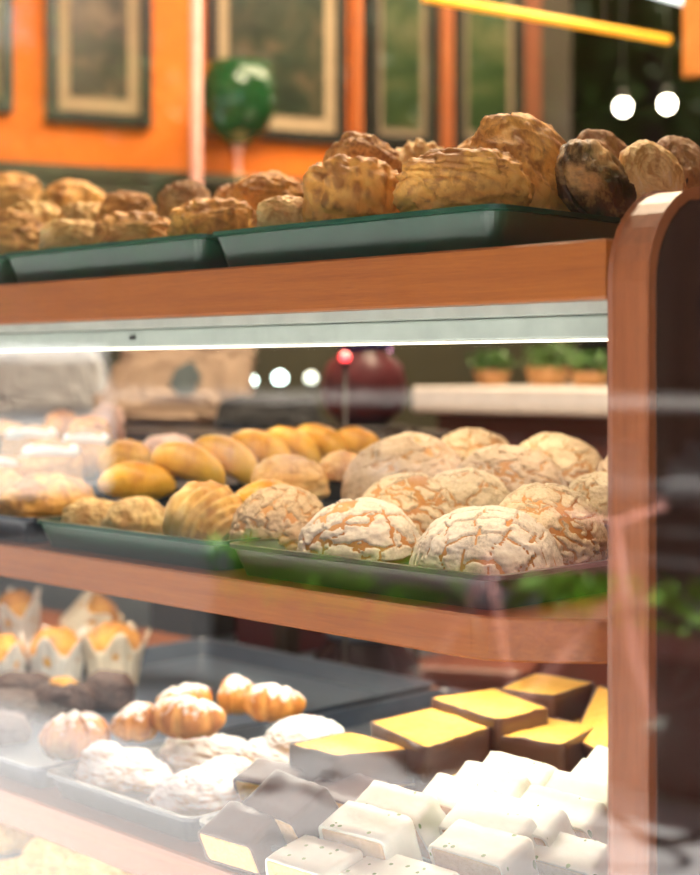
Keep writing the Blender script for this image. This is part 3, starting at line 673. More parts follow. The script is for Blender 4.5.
# rack behind the case for the bags and crates
RZ = at_Y(170, 428, .95)[0].z; RL = at_Y(250, 668, .85)[0].z
t = thing('back_rack', 'dark two level rack behind the case carrying paper bags and crates', 'rack', (-1.9, 1.03, 0))
M['blue_grey'] = plain('blue_grey_metal', (.10, .13, .17), .35)
for zz, mt in ((RZ, 'cab_dark'), (RL, 'blue_grey')): MB().prism(rrect(-.74, .75, -.21, .22, .015, 4), zz-.03, zz, bev=.004).build('shelf', M[mt], t)
for (x_, y_) in ((-.72, -.19), (.73, -.19), (-.72, .20), (.73, .20)): MB().prism(rrect(x_-.017, x_+.017, y_-.017, y_+.017, .004, 2), 0, RZ-.03).build('leg', M['cab_dark'], t)
def on_table(px, dd): q, _ = at_Y(px, 428, dd); return Vector((q.x, q.y, RZ))
M['kraft'] = plain('kraft_paper', (.46, .33, .24), .8); M['print_grey'] = plain('grey_print', (.10, .13, .14), .7)
def bag(name, label, px, dd, wpx, hpx, mat, seed, lean=0, dep=.5):
    s_ = at_Y(px, 428, dd)[1]/F; a_ = wpx*s_/2; h_ = hpx*s_; S = Vector((seed, seed*2, 0)); t = thing(name, label, 'bag', on_table(px, dd), (0, 0, R(45.4)))
    def fn(d):
        e = Vector([math.copysign(abs(q)**.45, q) for q in d]); k = 1+.18*fbm(d*2+S)+.16*abs(fbm(d*4+S)); top = (e.z+1)/2
        return Vector((e.x*a_*k*(1-.25*top)+lean*top*a_, e.y*a_*dep*k*(1-.65*top), max(.0, (e.z*.5+.5)*h_*(1+.10*fbm(Vector((d.x*2, 0, 0))+S)))))
    v, f = ball(fn, 80, 60); mesh('bag_body', v, f, mat, t, smooth=False); return t, a_, h_
t, a_, h_ = bag('paper_bag', 'crumpled brown paper bag with a grey print, behind the middle shelf', 168, 1.02, 150, 92, M['kraft'], 3, .35)
MB().prism([(0.02, .10), (.055, .12), (.075, .085), (.06, .05), (.03, .045), (.01, .07)], -.001, .001).build('printed_mark', M['print_grey'], t)
t.children[-1].rotation_euler = (R(74), 0, 0); t.children[-1].location = (.0, -a_*.52, .02)
bag('paper_bag', 'pale grey paper bag at the left edge behind the middle shelf', 50, 1.05, 120, 85, plain('grey_paper', (.42, .42, .44), .8), 8, -.1)
bag('cloth_bundle', 'low dark cloth bundle right of the crumpled paper bag', 268, 1.02, 110, 34, plain('black_cloth', (.02, .02, .022), .9), 5, .0, .6)
# two tier stand with the round pot below and the maroon vase above
Q = at_Y(364, 425, .875)[0]; sv = at_Y(364, 425, .875)[1]; s_ = sv/F
rr = 60*s_; pz = at_Y(366, 690, .875)[0].z-rr
t = thing('vase', 'round maroon vase with a blue rim between the shelves', 'vase', Q)
t2 = thing('tiered_stand', 'slim dark two tier stand holding the maroon vase and the round pot', 'stand', (Q.x, Q.y, 0))
MB().lathe([(.07, Q.z-.012), (.07, Q.z-.0005)], 28).build('tier', M['cab_dark'], t2, True)
MB().lathe([(.09, pz-.012), (.09, pz-.0005)], 28).build('tier', M['cab_dark'], t2, True)
MB().lathe([(.10, 0), (.10, .02), (.02, .035), (.02, pz-.012)], 24).build('base', M['cab_dark'], t2, True)
MB().tube([(.0, .06, pz-.006), (.0, .125, pz-.004), (0, .125, Q.z-.008), (0, .05, Q.z-.006)], .007, 8).build('rod', M['cab_dark'], t2, True)
MB().lathe([(22*s_, 0), (38*s_, 14*s_), (44*s_, 36*s_), (38*s_, 60*s_), (26*s_, 72*s_), (24*s_, 76*s_), (21*s_, 76*s_), (22*s_, 70*s_)], 36).build('body', M['maroon'], t, True)
MB().lathe([(24*s_, 75*s_), (28*s_, 82*s_), (25*s_, 84*s_), (21*s_, 77*s_)], 36).build('rim', plain('blue_rim', (.03, .05, .30), .3), t, True)
lowlamp('small glowing red lamp in front of the maroon vase', 345, 357, 2.42, .009, (1, .03, .05), 5, 1, .014)
lowlamp('small magenta lamp under the light strip', 387, 350, 3.2, .007, (.8, .05, .7), 2, 1, .02)
# lower background
def on_bench(px, dd): q, _ = at_Y(px, 640, dd); return Vector((q.x, q.y, RL))
for i, (px, wd_, hh, mt, lb) in enumerate(((172, 70, 60, M['cab_dark'], 'dark brown crate on the lower level of the rack, left one'), (256, 62, 66, M['maroon'], 'maroon crate on the lower level of the rack'))):
    q = on_bench(px, .95); s_ = at_Y(px, 640, .95)[1]/F; t = thing('crate', lb, 'crate', q, (0, 0, 0), 'crates on the rack'); W_ = wd_*s_; h_ = hh*s_
    MB().box(-W_/2, W_/2, 0, .012, 0, h_).box(-W_/2, W_/2, .2, .212, 0, h_).box(-W_/2, -W_/2+.012, .012, .2, 0, h_).box(W_/2-.012, W_/2, .012, .2, 0, h_).box(-W_/2+.012, W_/2-.012, .012, .2, 0, .012).build('box', mt, t)
    MB().box(-W_/2-.006, W_/2+.006, -.006, .218, h_, h_+.012).build('lid', mt, t)
t = thing('round_pot', 'large round nearly black pot behind the bottom shelf', 'pot', (Q.x, Q.y, pz))
MB().lathe([(rr*.5, 0), (rr*.85, rr*.35), (rr, rr), (rr*.88, rr*1.5), (rr*.62, rr*1.82), (rr*.60, rr*1.9), (rr*.54, rr*1.9), (rr*.56, rr*1.8)], 44).build('body', plain('black_glaze', (.02, .012, .016), .25), t, True)
MB().lathe([(rr*.60, rr*1.88), (rr*.66, rr*1.95), (rr*.6, rr*2.0), (rr*.53, rr*1.92)], 44).build('rim', plain('blue_black_rim', (.03, .05, .09), .3), t, True)
# wooden stool behind the cakes
q = at_d(470, 655, 2.85)
t = thing('stool', 'reddish wooden stool behind the chocolate coated cakes', 'stool', (q.x, q.y, 0), (0, 0, R(30)))
MB().prism(rrect(-.13, .13, -.13, .13, .03, 5), q.z-.03, q.z, bev=.006).build('seat', M['counter_front'], t)
for (x_, y_) in ((-.1, -.1), (.1, -.1), (-.1, .1), (.1, .1)): MB().tube([(x_*1.25, y_*1.25, 0), (x_, y_, q.z-.03)], .016, 10).build('leg', M['counter_front'], t)
MB().tube([(-.115, -.115, .3), (.115, -.115, .3)], .01, 8).tube([(-.115, .115, .3), (.115, .115, .3)], .01, 8).build('stretcher', M['counter_front'], t)

# ================================================================== DISPLAY CASE
case = thing('display_case', 'wooden bakery display case with open shelves and a rounded end panel', 'display case', (-.7, .3, 0))
ofs = Vector((.7, -.3, 0))
def cpart(name, mb, mat, smooth=False, parent=None):
    o = mb.build(name, mat, parent or case, smooth)
    if parent is None: o.location = ofs
    return o
XL = -2.4
def board_outline(x1, curve, yb):
    pts = [(XL, -.012), (-.03, -.012)]
    if curve:
        pts += [(-.015, -.0105), (0, -.007), (.015, .0), (.032, .012), (.050, .027), (.068, .043), (.085, .060), (.100, .082), (.116, .110)]
    else: pts += [(.08, -.012), (.116, -.012)]
    pts += [(.116, yb), (XL, yb)]
    return pts
cpart('shelf_board', MB().prism(board_outline(.1, False, .50), 1.4035, 1.4475, bev=.002), M['board'])
cpart('shelf_board', MB().prism(board_outline(.1, True, .56), 1.123, 1.158, bev=.002), M['board'])
cpart('shelf_board', MB().prism(board_outline(.1, False, .74), .848, .887, bev=.002), M['board'])
cpart('shelf_board', MB().prism(board_outline(.1, False, .60), .60, .64, bev=.002), M['board'])
pan = []
for k in range(9): a_ = R(180-90*k/8); pan.append((.062+.070*math.cos(a_), 1.416+.070*math.sin(a_)))
pan = [(-.008, 0)] + pan + [(.78, 1.486), (.78, 0)]
op = cpart('end_panel', MB().prism(pan, .1165, .152, 'X', .0025), M['panel'])
pin = [(.002 if abs(p_[0]+.008) < 1e-6 and p_[1] == 0 else p_[0]*.985+.006, min(p_[1], 1.482)*.997) for p_ in pan]
cpart('end_panel_laminate', MB().prism(pin, .1522, .1535, 'X'), M['panel_face'])
cpart('end_panel', MB().prism(pan, XL-.04, XL-.0005, 'X', .0025), M['panel'])
cpart('plinth', MB().box(XL, .109, .03, .60, 0, .60-.0005), M['counter_front'])
for zt, ys, nm in ((1.394, .035, 1), (1.4033, .305, 4), (1.1225, .275, 2), (1.1225, .120, 5), (.8475, .085, 3)):  # rear middle and front bottom strips are hidden, added for extra light
    fx = cpart('light_strip', MB().prism(rrect(ys, ys+.05, zt-.018, zt, .002, 2), XL+.01, .116 if nm == 1 else -.05, 'X'), M['fixture'])
    MB().box(XL+.02, .10 if nm == 1 else -.06, ys+.012, ys+.040, zt-.0195, zt-.0182).build('diffuser', M['led'], fx)
# white lip under the top board
cpart('board_lip', MB().box(XL, .116, .012, .30, 1.3945, 1.4033), M['fixture'])
cpart('screw', MB().lathe([(.004, 0), (.004, .003), (.002, .004)], 12), M['black_frame']).location = ofs+Vector((-.52, .034, 1.384))

# ------------------------------------------------------------------ trays
GT = 'trays on the top shelf'; GM = 'trays on the middle shelf'; GB = 'trays on the bottom shelf'
tray('tray', 'dark green tray on the top shelf under the large puffs, nearest the end panel', -.362, .0, .002, .46, ZT, .036, 'tray_green', GT)
tray('tray', 'dark green tray on the top shelf, second from the end panel', -.73, -.369, .002, .46, ZT, .036, 'tray_green', GT)
tray('tray', 'dark green tray on the top shelf, at the far left', -1.10, -.737, .002, .46, ZT, .036, 'tray_green', GT)
tray('tray', 'dark plum tray on the middle shelf under the conchas', -.337, .0, .002, .50, ZM, .030, 'tray_plum', GM)
tray('tray', 'dark green tray on the middle shelf under the yellow rolls', -.665, -.344, .002, .50, ZM, .030, 'tray_green', GM)
tray('tray', 'dark tray on the middle shelf, hazy at the left edge', -1.0, -.672, .002, .50, ZM, .030, 'tray_slate', GM)
tray('tray', 'dark slate tray on the bottom shelf full of cake slices', -.375, .085, -.004, .62, ZB, .032, 'tray_slate', GB)
tray('tray', 'grey slate tray on the bottom shelf with powdered pastries', -.645, -.385, .002, .34, ZB, .028, 'tray_slate', GB)
tray('tray', 'slate tray on the bottom shelf with golden sugared pastries and muffins', -1.17, -.652, .002, .66, ZB, .028, 'tray_blue', GB)
tray('tray', 'small dark tray behind the powdered pastries', -.645, -.385, .348, .66, ZB, .024, 'tray_blue', GB)
tray('tray', 'pale slate tray on the lowest shelf at the bottom left', -1.25, -.60, .01, .55, ZL, .03, 'tray_slate', None)

for x0, x1, lv, ye, b0, lb, g in STEPS:
    out = [(lv[0][0], b0+.0032)]
    for k, (yy, zz) in enumerate(lv):
        out += [(yy, zz), ((lv[k+1][0] if k+1 < len(lv) else ye), zz)]
    out += [(ye, b0+.0032)]
    o = MB().prism(out, x0, x1, 'X').build('stepped_insert', M['tray_slate']); tag(o, lb, 'display step', g)
tray('tray', 'dark tray at the far left end of the middle shelf', -1.335, -1.008, .002, .50, ZM, .030, 'tray_slate', GM)

# ================================================================== TOP SHELF
G1 = 'flaky pastries on the top shelf'
TS = [ # name,label,x0,x1,y0,y1,Y,mat,kind,yaw,tilt,depth,seed
 ('puff_pastry', 'brown flaky puff at the left edge, front row of the top shelf', -35, 42, 210, 258, .09, 'flaky', 'shell', 20, (0, 0), .9, 1),
 ('puff_pastry', 'low flat puff with a split side, second from left in the top front row', 40, 106, 219, 256, .07, 'flaky_pale', 'shell', -10, (0, 0), .8, 2),
 ('puff_pastry', 'ribbed puff dusted brown, third from left in the top front row', 93, 176, 213, 254, .075, 'flaky', 'ribbed', 0, (0, 0), .8, 3),
 ('puff_pastry', 'domed ribbed puff with a dark crown where the two green trays meet', 168, 257, 199, 250, .085, 'flaky_gold', 'ribbed', 5, (0, 0), .8, 4),
 ('puff_pastry', 'small pale puff just left of the tall stacked puff', 256, 318, 197, 240, .07, 'flaky_pale', 'shell', 10, (0, 0), .9, 5),
 ('puff_pastry', 'light brown puff at the left edge, second row of the top shelf', 2, 66, 201, 250, .17, 'flaky_pale', 'ribbed', 30, (0, 0), .9, 6),
 ('puff_pastry', 'brown puff at the left edge, back row of the top shelf', -30, 44, 173, 232, .30, 'flaky', 'shell', 0, (0, 0), .9, 7),
 ('puff_pastry', 'yellowish rounded puff in the back row, second from left', 38, 108, 179, 238, .29, 'flaky_gold', 'smooth', 0, (0, 0), .9, 8),
 ('puff_pastry', 'small pale puff between the yellowish puff and the pointed one', 58, 112, 203, 245, .18, 'flaky_pale', 'ribbed', -20, (0, 0), .9, 9),
 ('puff_pastry', 'pointed puff with a dark opening in its side', 98, 158, 192, 245, .19, 'flaky', 'shell', -25, (0, 8), .8, 10),
 ('puff_pastry', 'rough brown puff behind the domed ribbed puff', 156, 216, 182, 240, .18, 'brown_cookie', 'crumb', 0, (0, 0), .9, 11),
 ('puff_pastry', 'half hidden small puff between two brown puffs in the back row', 212, 256, 184, 232, .26, 'flaky', 'ribbed', 0, (0, 0), .9, 12),
 ('puff_pastry', 'golden knobbly puff behind the small pale puff', 232, 304, 173, 236, .17, 'flaky_gold', 'shell', 10, (0, 0), .9, 13),
 ('puff_pastry', 'brown puff peeping out left of the tall stacked puff', 284, 326, 184, 232, .28, 'flaky', 'crumb', 0, (0, 0), .9, 14),
 ('puff_pastry', 'large pine cone shaped puff with ribbed crust, lower of the tall stack', 303, 404, 157, 236, .095, 'flaky_gold', 'scaly', -8, (0, 0), .85, 15),
 ('puff_pastry', 'rough pointed puff leaning on top of the pine cone shaped puff', 326, 400, 136, 205, .17, 'flaky', 'crumb', 0, (0, 32), .8, 16),
 ('puff_pastry', 'pale rounded puff seen behind the two largest puffs', 386, 452, 144, 205, .28, 'flaky_pale', 'ribbed', 0, (0, 0), .9, 17),
 ('puff_pastry', 'largest smooth golden puff with fine flaky streaks at the tray front', 399, 531, 149, 222, .085, 'flaky_gold', 'shell', -4, (0, 0), .75, 18),
]
for (nm, lb, x0, x1, y0, y1, Y, mt, kd, yw, tl, dp, sd_) in TS:
    puff(nm, lb, 'pastry', x0, x1, y0, y1, Y, mt, kd, yw, tl, dp, sd_, G1 if nm == 'puff_pastry' else None, amp=1.1)

turnover('puff_pastry', 'tall leaning yellow puff with folded layers, right of the largest puff', 'pastry', 462, 602, 130, 226, .17, 'flaky_gold', 25, 46, -14, .36, 19, G1)
turnover('puff_pastry', 'flat pale puff pressed behind the tall leaning yellow one', 'pastry', 446, 540, 146, 214, .25, 'flaky_gold', 25, 30, -14, .30, 29, G1)
turnover('puff_pastry', 'leaning puff with burnt black filling along its side', 'pastry', 546, 646, 148, 222, .19, 'flaky_burnt', 40, 38, -14, .42, 20, G1)
turnover('cookie', 'smooth round brown cookie leaning behind the burnt puff', 'cookie', 566, 644, 132, 204, .27, 'brown_cookie', 30, 30, -14, .28, 21, None, None, True)
turnover('puff_pastry', 'two layered tan shell leaning above the end panel', 'pastry', 612, 690, 146, 214, .25, 'flaky_pale', 30, 36, -14, .42, 22, G1, 'brown_cookie')
turnover('puff_pastry', 'knobbly brown puff at the right edge above the end panel', 'pastry', 644, 714, 140, 206, .31, 'brown_cookie', 30, 30, -14, .5, 23, G1, 'dark_burnt')
# ================================================================== MIDDLE SHELF
concha('white concha with square pinkish cracks at the very front of the tray', 410, 563, 514, 580, .09, 'grid', 'sugar_white', (8, 0), 38, 1, .50, .95, .85)
concha('white concha with large plates at the front, left of the squared one', 294, 421, 500, 569, .085, 'plates', 'sugar_white', (6, -5), 20, 2, .54, .9, .8)
concha('toasted brown concha with fine crackle beside the golden swirl', 228, 332, 486, 553, .10, 'plates', 'sugar_choc', (13, -9), 60, 3, .60, 1.3, .7)
concha('white concha with wide caramel cracks in the second row', 356, 470, 478, 540, .185, 'mix', 'sugar_cream', (22, 14), 30, 4, .52, 1.0, 1.0)
concha('cream concha with brown patches against the end panel post', 494, 613, 485, 560, .165, 'mix', 'sugar_cream', (18, 22), 30, 5, .55, 1.15, .85)
concha('pale concha with few cracks in the centre of the pile', 414, 514, 469, 528, .235, 'plates', 'sugar_cream', (14, 10), 0, 6, .52, .8, .7)
concha('large smooth beige concha at the left of the back rows', 332, 462, 435, 512, .31, 'fine', 'sugar_tan', (10, -22), 0, 7, .56, .8, .5)
concha('beige concha with chunky plates in the middle of the back rows', 449, 568, 444, 512, .32, 'plates', 'sugar_tan', (8, 8), 0, 8, .52, 1.2, .6)
concha('orange crumbly concha at the very back of the pile', 430, 518, 425, 480, .43, 'plates', 'sugar_cream', (0, 4), 0, 9, .52, 1.0, .9)
concha('beige concha with jagged plates at the back right', 508, 612, 429, 500, .41, 'plates', 'sugar_cream', (6, 12), 90, 10, .56, 1.3, .8)
concha('pale concha half hidden by the end panel post', 560, 650, 464, 530, .29, 'plates', 'sugar_cream', (8, 0), 45, 11, .5, 1.1, .8)
concha('partly seen concha at the back right touching the post', 596, 672, 438, 500, .40, 'plates', 'sugar_tan', (0, 0), 10, 12, .5, 1.0, .8)
G2 = 'crescent rolls on the middle shelf'
puff('swirl_roll', 'golden swirl roll with curved ridges at the tray front, left of the toasted concha', 'roll', 163, 246, 480, 540, .075, 'danish', 'swirl', 0, (0, 0), .8, 30)
crescent('long_roll', 'long glossy yellow roll lying left of the golden swirl', 'roll', 88, 186, 463, 506, .14, 'roll', 6, 24, .024, 0, (-60, 2), 2, G2, 1, .55, .9)
crescent('long_roll', 'thick yellow curved roll above the long glossy roll', 'roll', 140, 236, 444, 492, .20, 'roll', -10, 48, .023, 0, (-60, 18), 3, G2, 1, .5)
crescent('long_roll', 'bright yellow crescent in the diagonal row, nearest the camera', 'roll', 178, 272, 434, 492, .25, 'roll', -16, 52, .0225, 0, (-66, 24), 4, G2, .5, .5)
crescent('long_roll', 'pale yellow crescent, second in the diagonal row', 'roll', 216, 306, 429, 484, .31, 'roll', -16, 52, .0225, 0, (-66, 24), 5, G2, .5, .5)
crescent('long_roll', 'yellow crescent, third in the diagonal row', 'roll', 250, 332, 426, 478, .37, 'roll', -16, 52, .022, 0, (-66, 24), 6, G2, .5, .5)
crescent('long_roll', 'golden crescent, fourth in the diagonal row', 'roll', 282, 358, 421, 474, .42, 'roll', -16, 52, .022, 0, (-66, 24), 7, G2, .5, .5)
crescent('long_roll', 'golden crescent, furthest back in the diagonal row', 'roll', 326, 392, 426, 470, .455, 'roll', -16, 52, .02, 0, (-66, 24), 8, G2, .5, .5)
puff('round_roll', 'smooth tan roll resting behind the toasted concha', 'roll', 250, 328, 455, 496, .215, 'roll_tan', 'smooth', 0, (0, 0), .8, 31)
puff('round_roll', 'small round tan roll left of the smooth beige concha', 'roll', 318, 366, 451, 484, .285, 'roll_tan', 'smooth', 0, (0, 0), .9, 32)
crescent('long_roll', 'orange yellow roll squeezed between the swirl and the toasted concha', 'roll', 222, 312, 476, 520, .155, 'roll', 8, 20, None, 0, (0, 0), 9, G2)
puff('flaky_scrap', 'small broken flaky pastry at the front of the green tray', 'pastry', 64, 126, 499, 540, .06, 'flaky_pale', 'shell', 10, (0, 0), .7, 33, None, 8)
puff('filled_bun', 'flat bun with a toasted sugar top and dark filling at the tray front', 'bun', 103, 170, 496, 546, .065, 'flaky_pale', 'smooth', 0, (0, 0), .8, 34)
t, a_, b_, c_ = puff('round_roll', 'yellow roll with a chocolate tip behind the long roll', 'roll', 98, 152, 438, 482, .26, 'roll', 'smooth', 0, (0, 0), .9, 35)
v, f = ball(lambda d: Vector((d.x*.011, d.y*.010, d.z*.008)), 24, 16); o = mesh('chocolate_tip', v, f, M['choc_chip'], t); o.location = Vector((-.008, -.012, c_*1.72))
puff('sugar_ball', 'pale pink sugared ball behind the thick yellow roll', 'bun', 138, 196, 434, 476, .33, 'pink_sugar', 'crumb', 0, (0, 0), .9, 36)
G3 = 'hazy buns at the left of the middle shelf'
def glazed(label, x0, x1, y0, y1, Y, seed, rim=True):
    t, a_, b_, c_ = puff('glazed_bun', label, 'bun', x0, x1, y0, y1, Y, 'glazed', 'smooth', 0, (0, 0), .85, seed, G3)
    if rim:
        m = Euler((0, 0, R(45.4))).to_matrix(); pts = []
        for k in range(40): an = 2*math.pi*k/40; q = m @ Vector((math.cos(an)*a_*.72, math.sin(an)*b_*.72, 0)); pts.append(Vector((q.x, q.y, c_*1.62+.002*math.sin(3*an))))
        MB().tube(pts, a_*.17, 12, True).build('icing_ring', M['white_glaze'], t, True)
glazed('white ringed bun in the haze, nearest the tray edge on the left', 18, 84, 440, 484, .18, 41)
glazed('white ringed bun behind the nearest one in the haze', 2, 60, 425, 468, .28, 42)
glazed('white ringed bun left of the yellow roll with the chocolate tip', 60, 112, 428, 474, .24, 43)
glazed('white ringed bun cut by the left edge', -24, 30, 454, 498, .14, 44)
glazed('pale bun at the far left back of the middle shelf', -20, 26, 420, 460, .38, 45, False)
puff('crusty_roll', 'large orange brown roll in the haze at the lower left of the middle shelf', 'roll', 0, 96, 474, 528, .085, 'flaky_gold', 'smooth', 0, (0, 0), .8, 46)
puff('crusty_roll', 'golden crusty roll cut by the left edge on the middle shelf', 'roll', -40, 28, 466, 520, .10, 'roll_tan', 'smooth', 0, (0, 0), .8, 47)
for i, (x0, x1, y0, y1, Y, lb) in enumerate(((44, 78, 411, 442, .42, 'small orange muffin at the far back, leftmost'), (70, 112, 416, 450, .38, 'small orange muffin at the far back, in the middle'), (92, 124, 404, 440, .46, 'small pinkish muffin at the far back, rightmost'))):
    puff('small_muffin', lb, 'muffin', x0, x1, y0, y1, Y, 'muffin' if i < 2 else 'pink_sugar', 'crumb', 0, (0, 0), .9, 50+i, 'small muffins at the far back')

# ================================================================== BOTTOM SHELF
def muffin(label, x0, x1, y0, y1, Y, seed, paper='paper', tilt=(0, 0), tips=7, group='muffins in baking paper'):
    c, s = at_Y((x0+x1)/2, (y0+y1)/2, Y); r = (x1-x0)/F*s/2; h = (y1-y0)/F*s
    t = thing('muffin', label, 'muffin', c-Vector((0, 0, h*.5)), (R(tilt[0]), R(tilt[1]), seed), group); S = Vector((seed, seed*2, 0))
    def fn(d): k = 1+.10*fbm(d*2.4+S)+.04*fbm(d*9+S); return Vector((d.x*r*.74*k, d.y*r*.74*k, h*.60+d.z*h*.36*k))
    v, f = ball(fn, 56, 36); mesh('cake', v, f, M['muffin'], t)
    n = 112; prof = []; v = []; rows = 14
    for side in (1, -1):
        rng = range(rows+1) if side == 1 else range(rows, -1, -1)
        for j in rng:
            u = j/rows
            for k in range(n):
                an = 2*math.pi*k/n; pl = math.cos(an*14)*.022; tip = (.5+.5*math.cos(an*5+seed))**1.3
                top = h*(.60+.30*tip); z = u*top
                rad = r*(.60+.20*u+pl*(.4+u)+.18*max(0, u-.6)/.4*tip)
                v.append(Vector((rad*math.cos(an), rad*math.sin(an), z))*1.0 if side == 1 else Vector(((rad-.0012)*math.cos(an), (rad-.0012)*math.sin(an), max(z, .0012))))
    m_ = 2*(rows+1)
    f = [(j*n+i, j*n+(i+1) % n, (j+1)*n+(i+1) % n, (j+1)*n+i) for j in range(m_-1) for i in range(n)]
    f += [tuple(range(n-1, -1, -1)), tuple(range((m_-1)*n, m_*n))]
    mesh('paper_cup', v, f, M[paper], t); return t
muffin('muffin in pointed tan paper, right end of the muffin group', 76, 152, 620, 688, .40, 1, 'paper')
muffin('muffin in pale pointed paper left of the tan paper one', 20, 92, 624, 694, .34, 2, 'paper_white')
muffin('muffin in whitish paper cut by the left edge', -26, 34, 632, 696, .28, 3, 'paper_white')
muffin('orange muffin tipped over on top of the muffin group', 38, 104, 582, 636, .46, 4, 'paper', (0, -55))
muffin('upper orange muffin with a white paper tip at the left', -6, 50, 586, 646, .42, 5, 'paper_white', (0, 12))
G4 = 'dark chocolate cakes in the haze'
for i, (x0, x1, y0, y1, Y, lb) in enumerate((
   (-20, 40, 690, 732, .16, 'dark chocolate cake cut by the left edge, nearest'), (34, 92, 680, 716, .22, 'dark chocolate cake with an orange topping in front of the muffins'),
   (-8, 52, 672, 706, .25, 'dark chocolate cake at the left edge below the muffins'), (84, 134, 672, 704, .30, 'dark chocolate cake below the tan paper muffin'),
   (-30, 30, 712, 752, .10, 'dark chocolate cake cut by the left edge, lowest'))):
    t, a_, b_, c_ = puff('chocolate_cake', lb, 'cake', x0, x1, y0, y1, Y, 'choc_cake', 'crumb', 0, (0, 0), .85, 60+i, G4)
    if i == 1:
        v, f = ball(lambda d: Vector((d.x*a_*.55, d.y*b_*.5, d.z*.006+.002*fbm(d*5))), 32, 16); o = mesh('orange_topping', v, f, M['muffin'], t); o.location.z = c_*1.9
def golden(label, x0, x1, y0, y1, Y, seed, yaw=10, bend=60):
    crescent('golden_croissant', label, 'pastry', x0, x1, y0, y1, Y, 'golden', yaw, bend, (y1-y0)/F*2.0*.37, 2.2, (0, 0), seed, 'golden pastries dusted with sugar', 1.3, .5, .95)
golden('golden sugar dusted croissant, leftmost and paler in the haze', 36, 110, 704, 766, .085, 1, 25, 80)
golden('golden sugar dusted croissant, second from left', 100, 164, 698, 746, .13, 2, 55, 70)
golden('large golden croissant with thick sugar at the front centre', 148, 232, 690, 742, .17, 3, -18, 75)
golden('golden croissant behind the large one with thick sugar', 150, 216, 678, 722, .24, 4, 35, 70)
golden('golden croissant second from right at the back', 206, 258, 670, 722, .29, 5, 50)
golden('golden ridged croissant at the right end of its tray', 240, 312, 678, 726, .28, 6, -25, 75)
G5 = 'powdered sugar pastries'
lumps('powdered_pastry', 'snowy white pastry with a peak at its left, front left of its tray', 'pastry', 74, 176, 736, 806, .085, 'powdered', [(-.3, 0, -.1, .66), (.35, 0, -.3, .6), (-.42, 0, .55, .36), (.1, .1, .1, .55), (.55, -.1, -.45, .4)], 1, G5)
lumps('powdered_pastry', 'round powdered pastry behind the snowy peaked one', 'pastry', 160, 254, 725, 784, .20, 'powdered', [(-.2, 0, 0, .78), (.4, 0, .05, .58), (-.55, 0, -.3, .4)], 2, G5)
lumps('powdered_pastry', 'folded powdered pastry touching the chocolate coated slices', 'pastry', 150, 248, 765, 830, .07, 'powdered', [(0, 0, 0, .9), (.5, -.2, .1, .5), (-.5, -.2, -.2, .5), (.3, .3, .4, .5)], 3, G5)
lumps('powdered_pastry', 'wide powdered pastry behind the chocolate slices', 'pastry', 236, 348, 714, 782, .20, 'powdered', [(.25, 0, .25, .72), (-.45, 0, -.2, .5), (-.1, -.2, -.3, .6), (.6, 0, -.1, .4)], 4, G5)
lumps('powdered_pastry', 'small powdered pastry between the round and the wide ones', 'pastry', 196, 258, 752, 796, .13, 'powdered', [(0, 0, 0, .85), (.4, 0, .2, .5)], 5, G5)
# chocolate coated cake
GC = 'chocolate coated cake slices'
T = .036
FS = [
 ('chocolate coated slice cut face up, leftmost of the upright yellow ones', (286.5, 743.6), (335, 755.5), (418, 748), (351, 731), .972, 1),
 ('chocolate coated slice with a pale yellow face, second from left', (368, 721), (426, 748), (493, 727), (435, 706), .982, 2),
 ('chocolate coated slice with deep yellow face behind the pale yellow one', (428, 697), (498, 720), (551, 708), (494, 687), .992, 3),
 ('chocolate coated slice nearest the post with its dark side to the front', (488, 734), (563, 744.5), (602, 725), (532, 714), .975, 4),
 ('chocolate coated slice furthest back and darkest', (497.5, 688), (553, 695.5), (597, 682), (535, 672), .995, 5),
]
for lb, A, B, Cc, D, z, sd_ in FS:
    t, cen, quad = flat_slice(lb, A, B, Cc, D, z, T, seed=sd_, group=GC)
    zz = z-T; k = 0
    while zz-T > ZB+.003:
        k += 1
        nm = {1: 'leftmost upright', 2: 'pale yellow', 3: 'deep yellow', 4: 'post side', 5: 'furthest back'}[sd_]
        last = zz-2*T < ZB+.012; TT = zz-(ZB+.0035) if last else T
        cake_slice('chocolate coated slice %s the %s one' % ('directly under' if k == 1 else 'lowest in the stack of', nm), (cen.x+.006*k, cen.y+.008, zz-TT/2-.0006), (0, 0, .03*k), 1, 1, TT, 'choc', 'sponge', sd_+10*k, GC, quad=quad)
        zz -= TT+.0006
flat_slice('orange faced chocolate slice tilted against the post', (573, 720), (604, 742), (650, 712), (612, 690), .985, T, seed=6, group=GC, tilt=(18, -18))
lean_slice('chocolate slice at the front left corner, dark top and orange cut face', 238, 822, .936, .072, .036, .046, 26, 4, 'choc', 'sponge_pale', 7, GC)
lean_slice('large chocolate slice leaning behind the front left one', 282, 795, .957, .086, .048, .05, 30, -6, 'choc', 'sponge_brown', 8, GC)
lean_slice('chocolate slice tucked under the leftmost upright yellow one', 345, 786, .945, .085, .05, .045, 20, 0, 'choc', 'sponge', 9, GC)
lean_slice('small chocolate slice peeping out behind the large leaning one', 270, 772, .945, .07, .05, .04, 20, 10, 'choc', 'sponge', 10, GC)
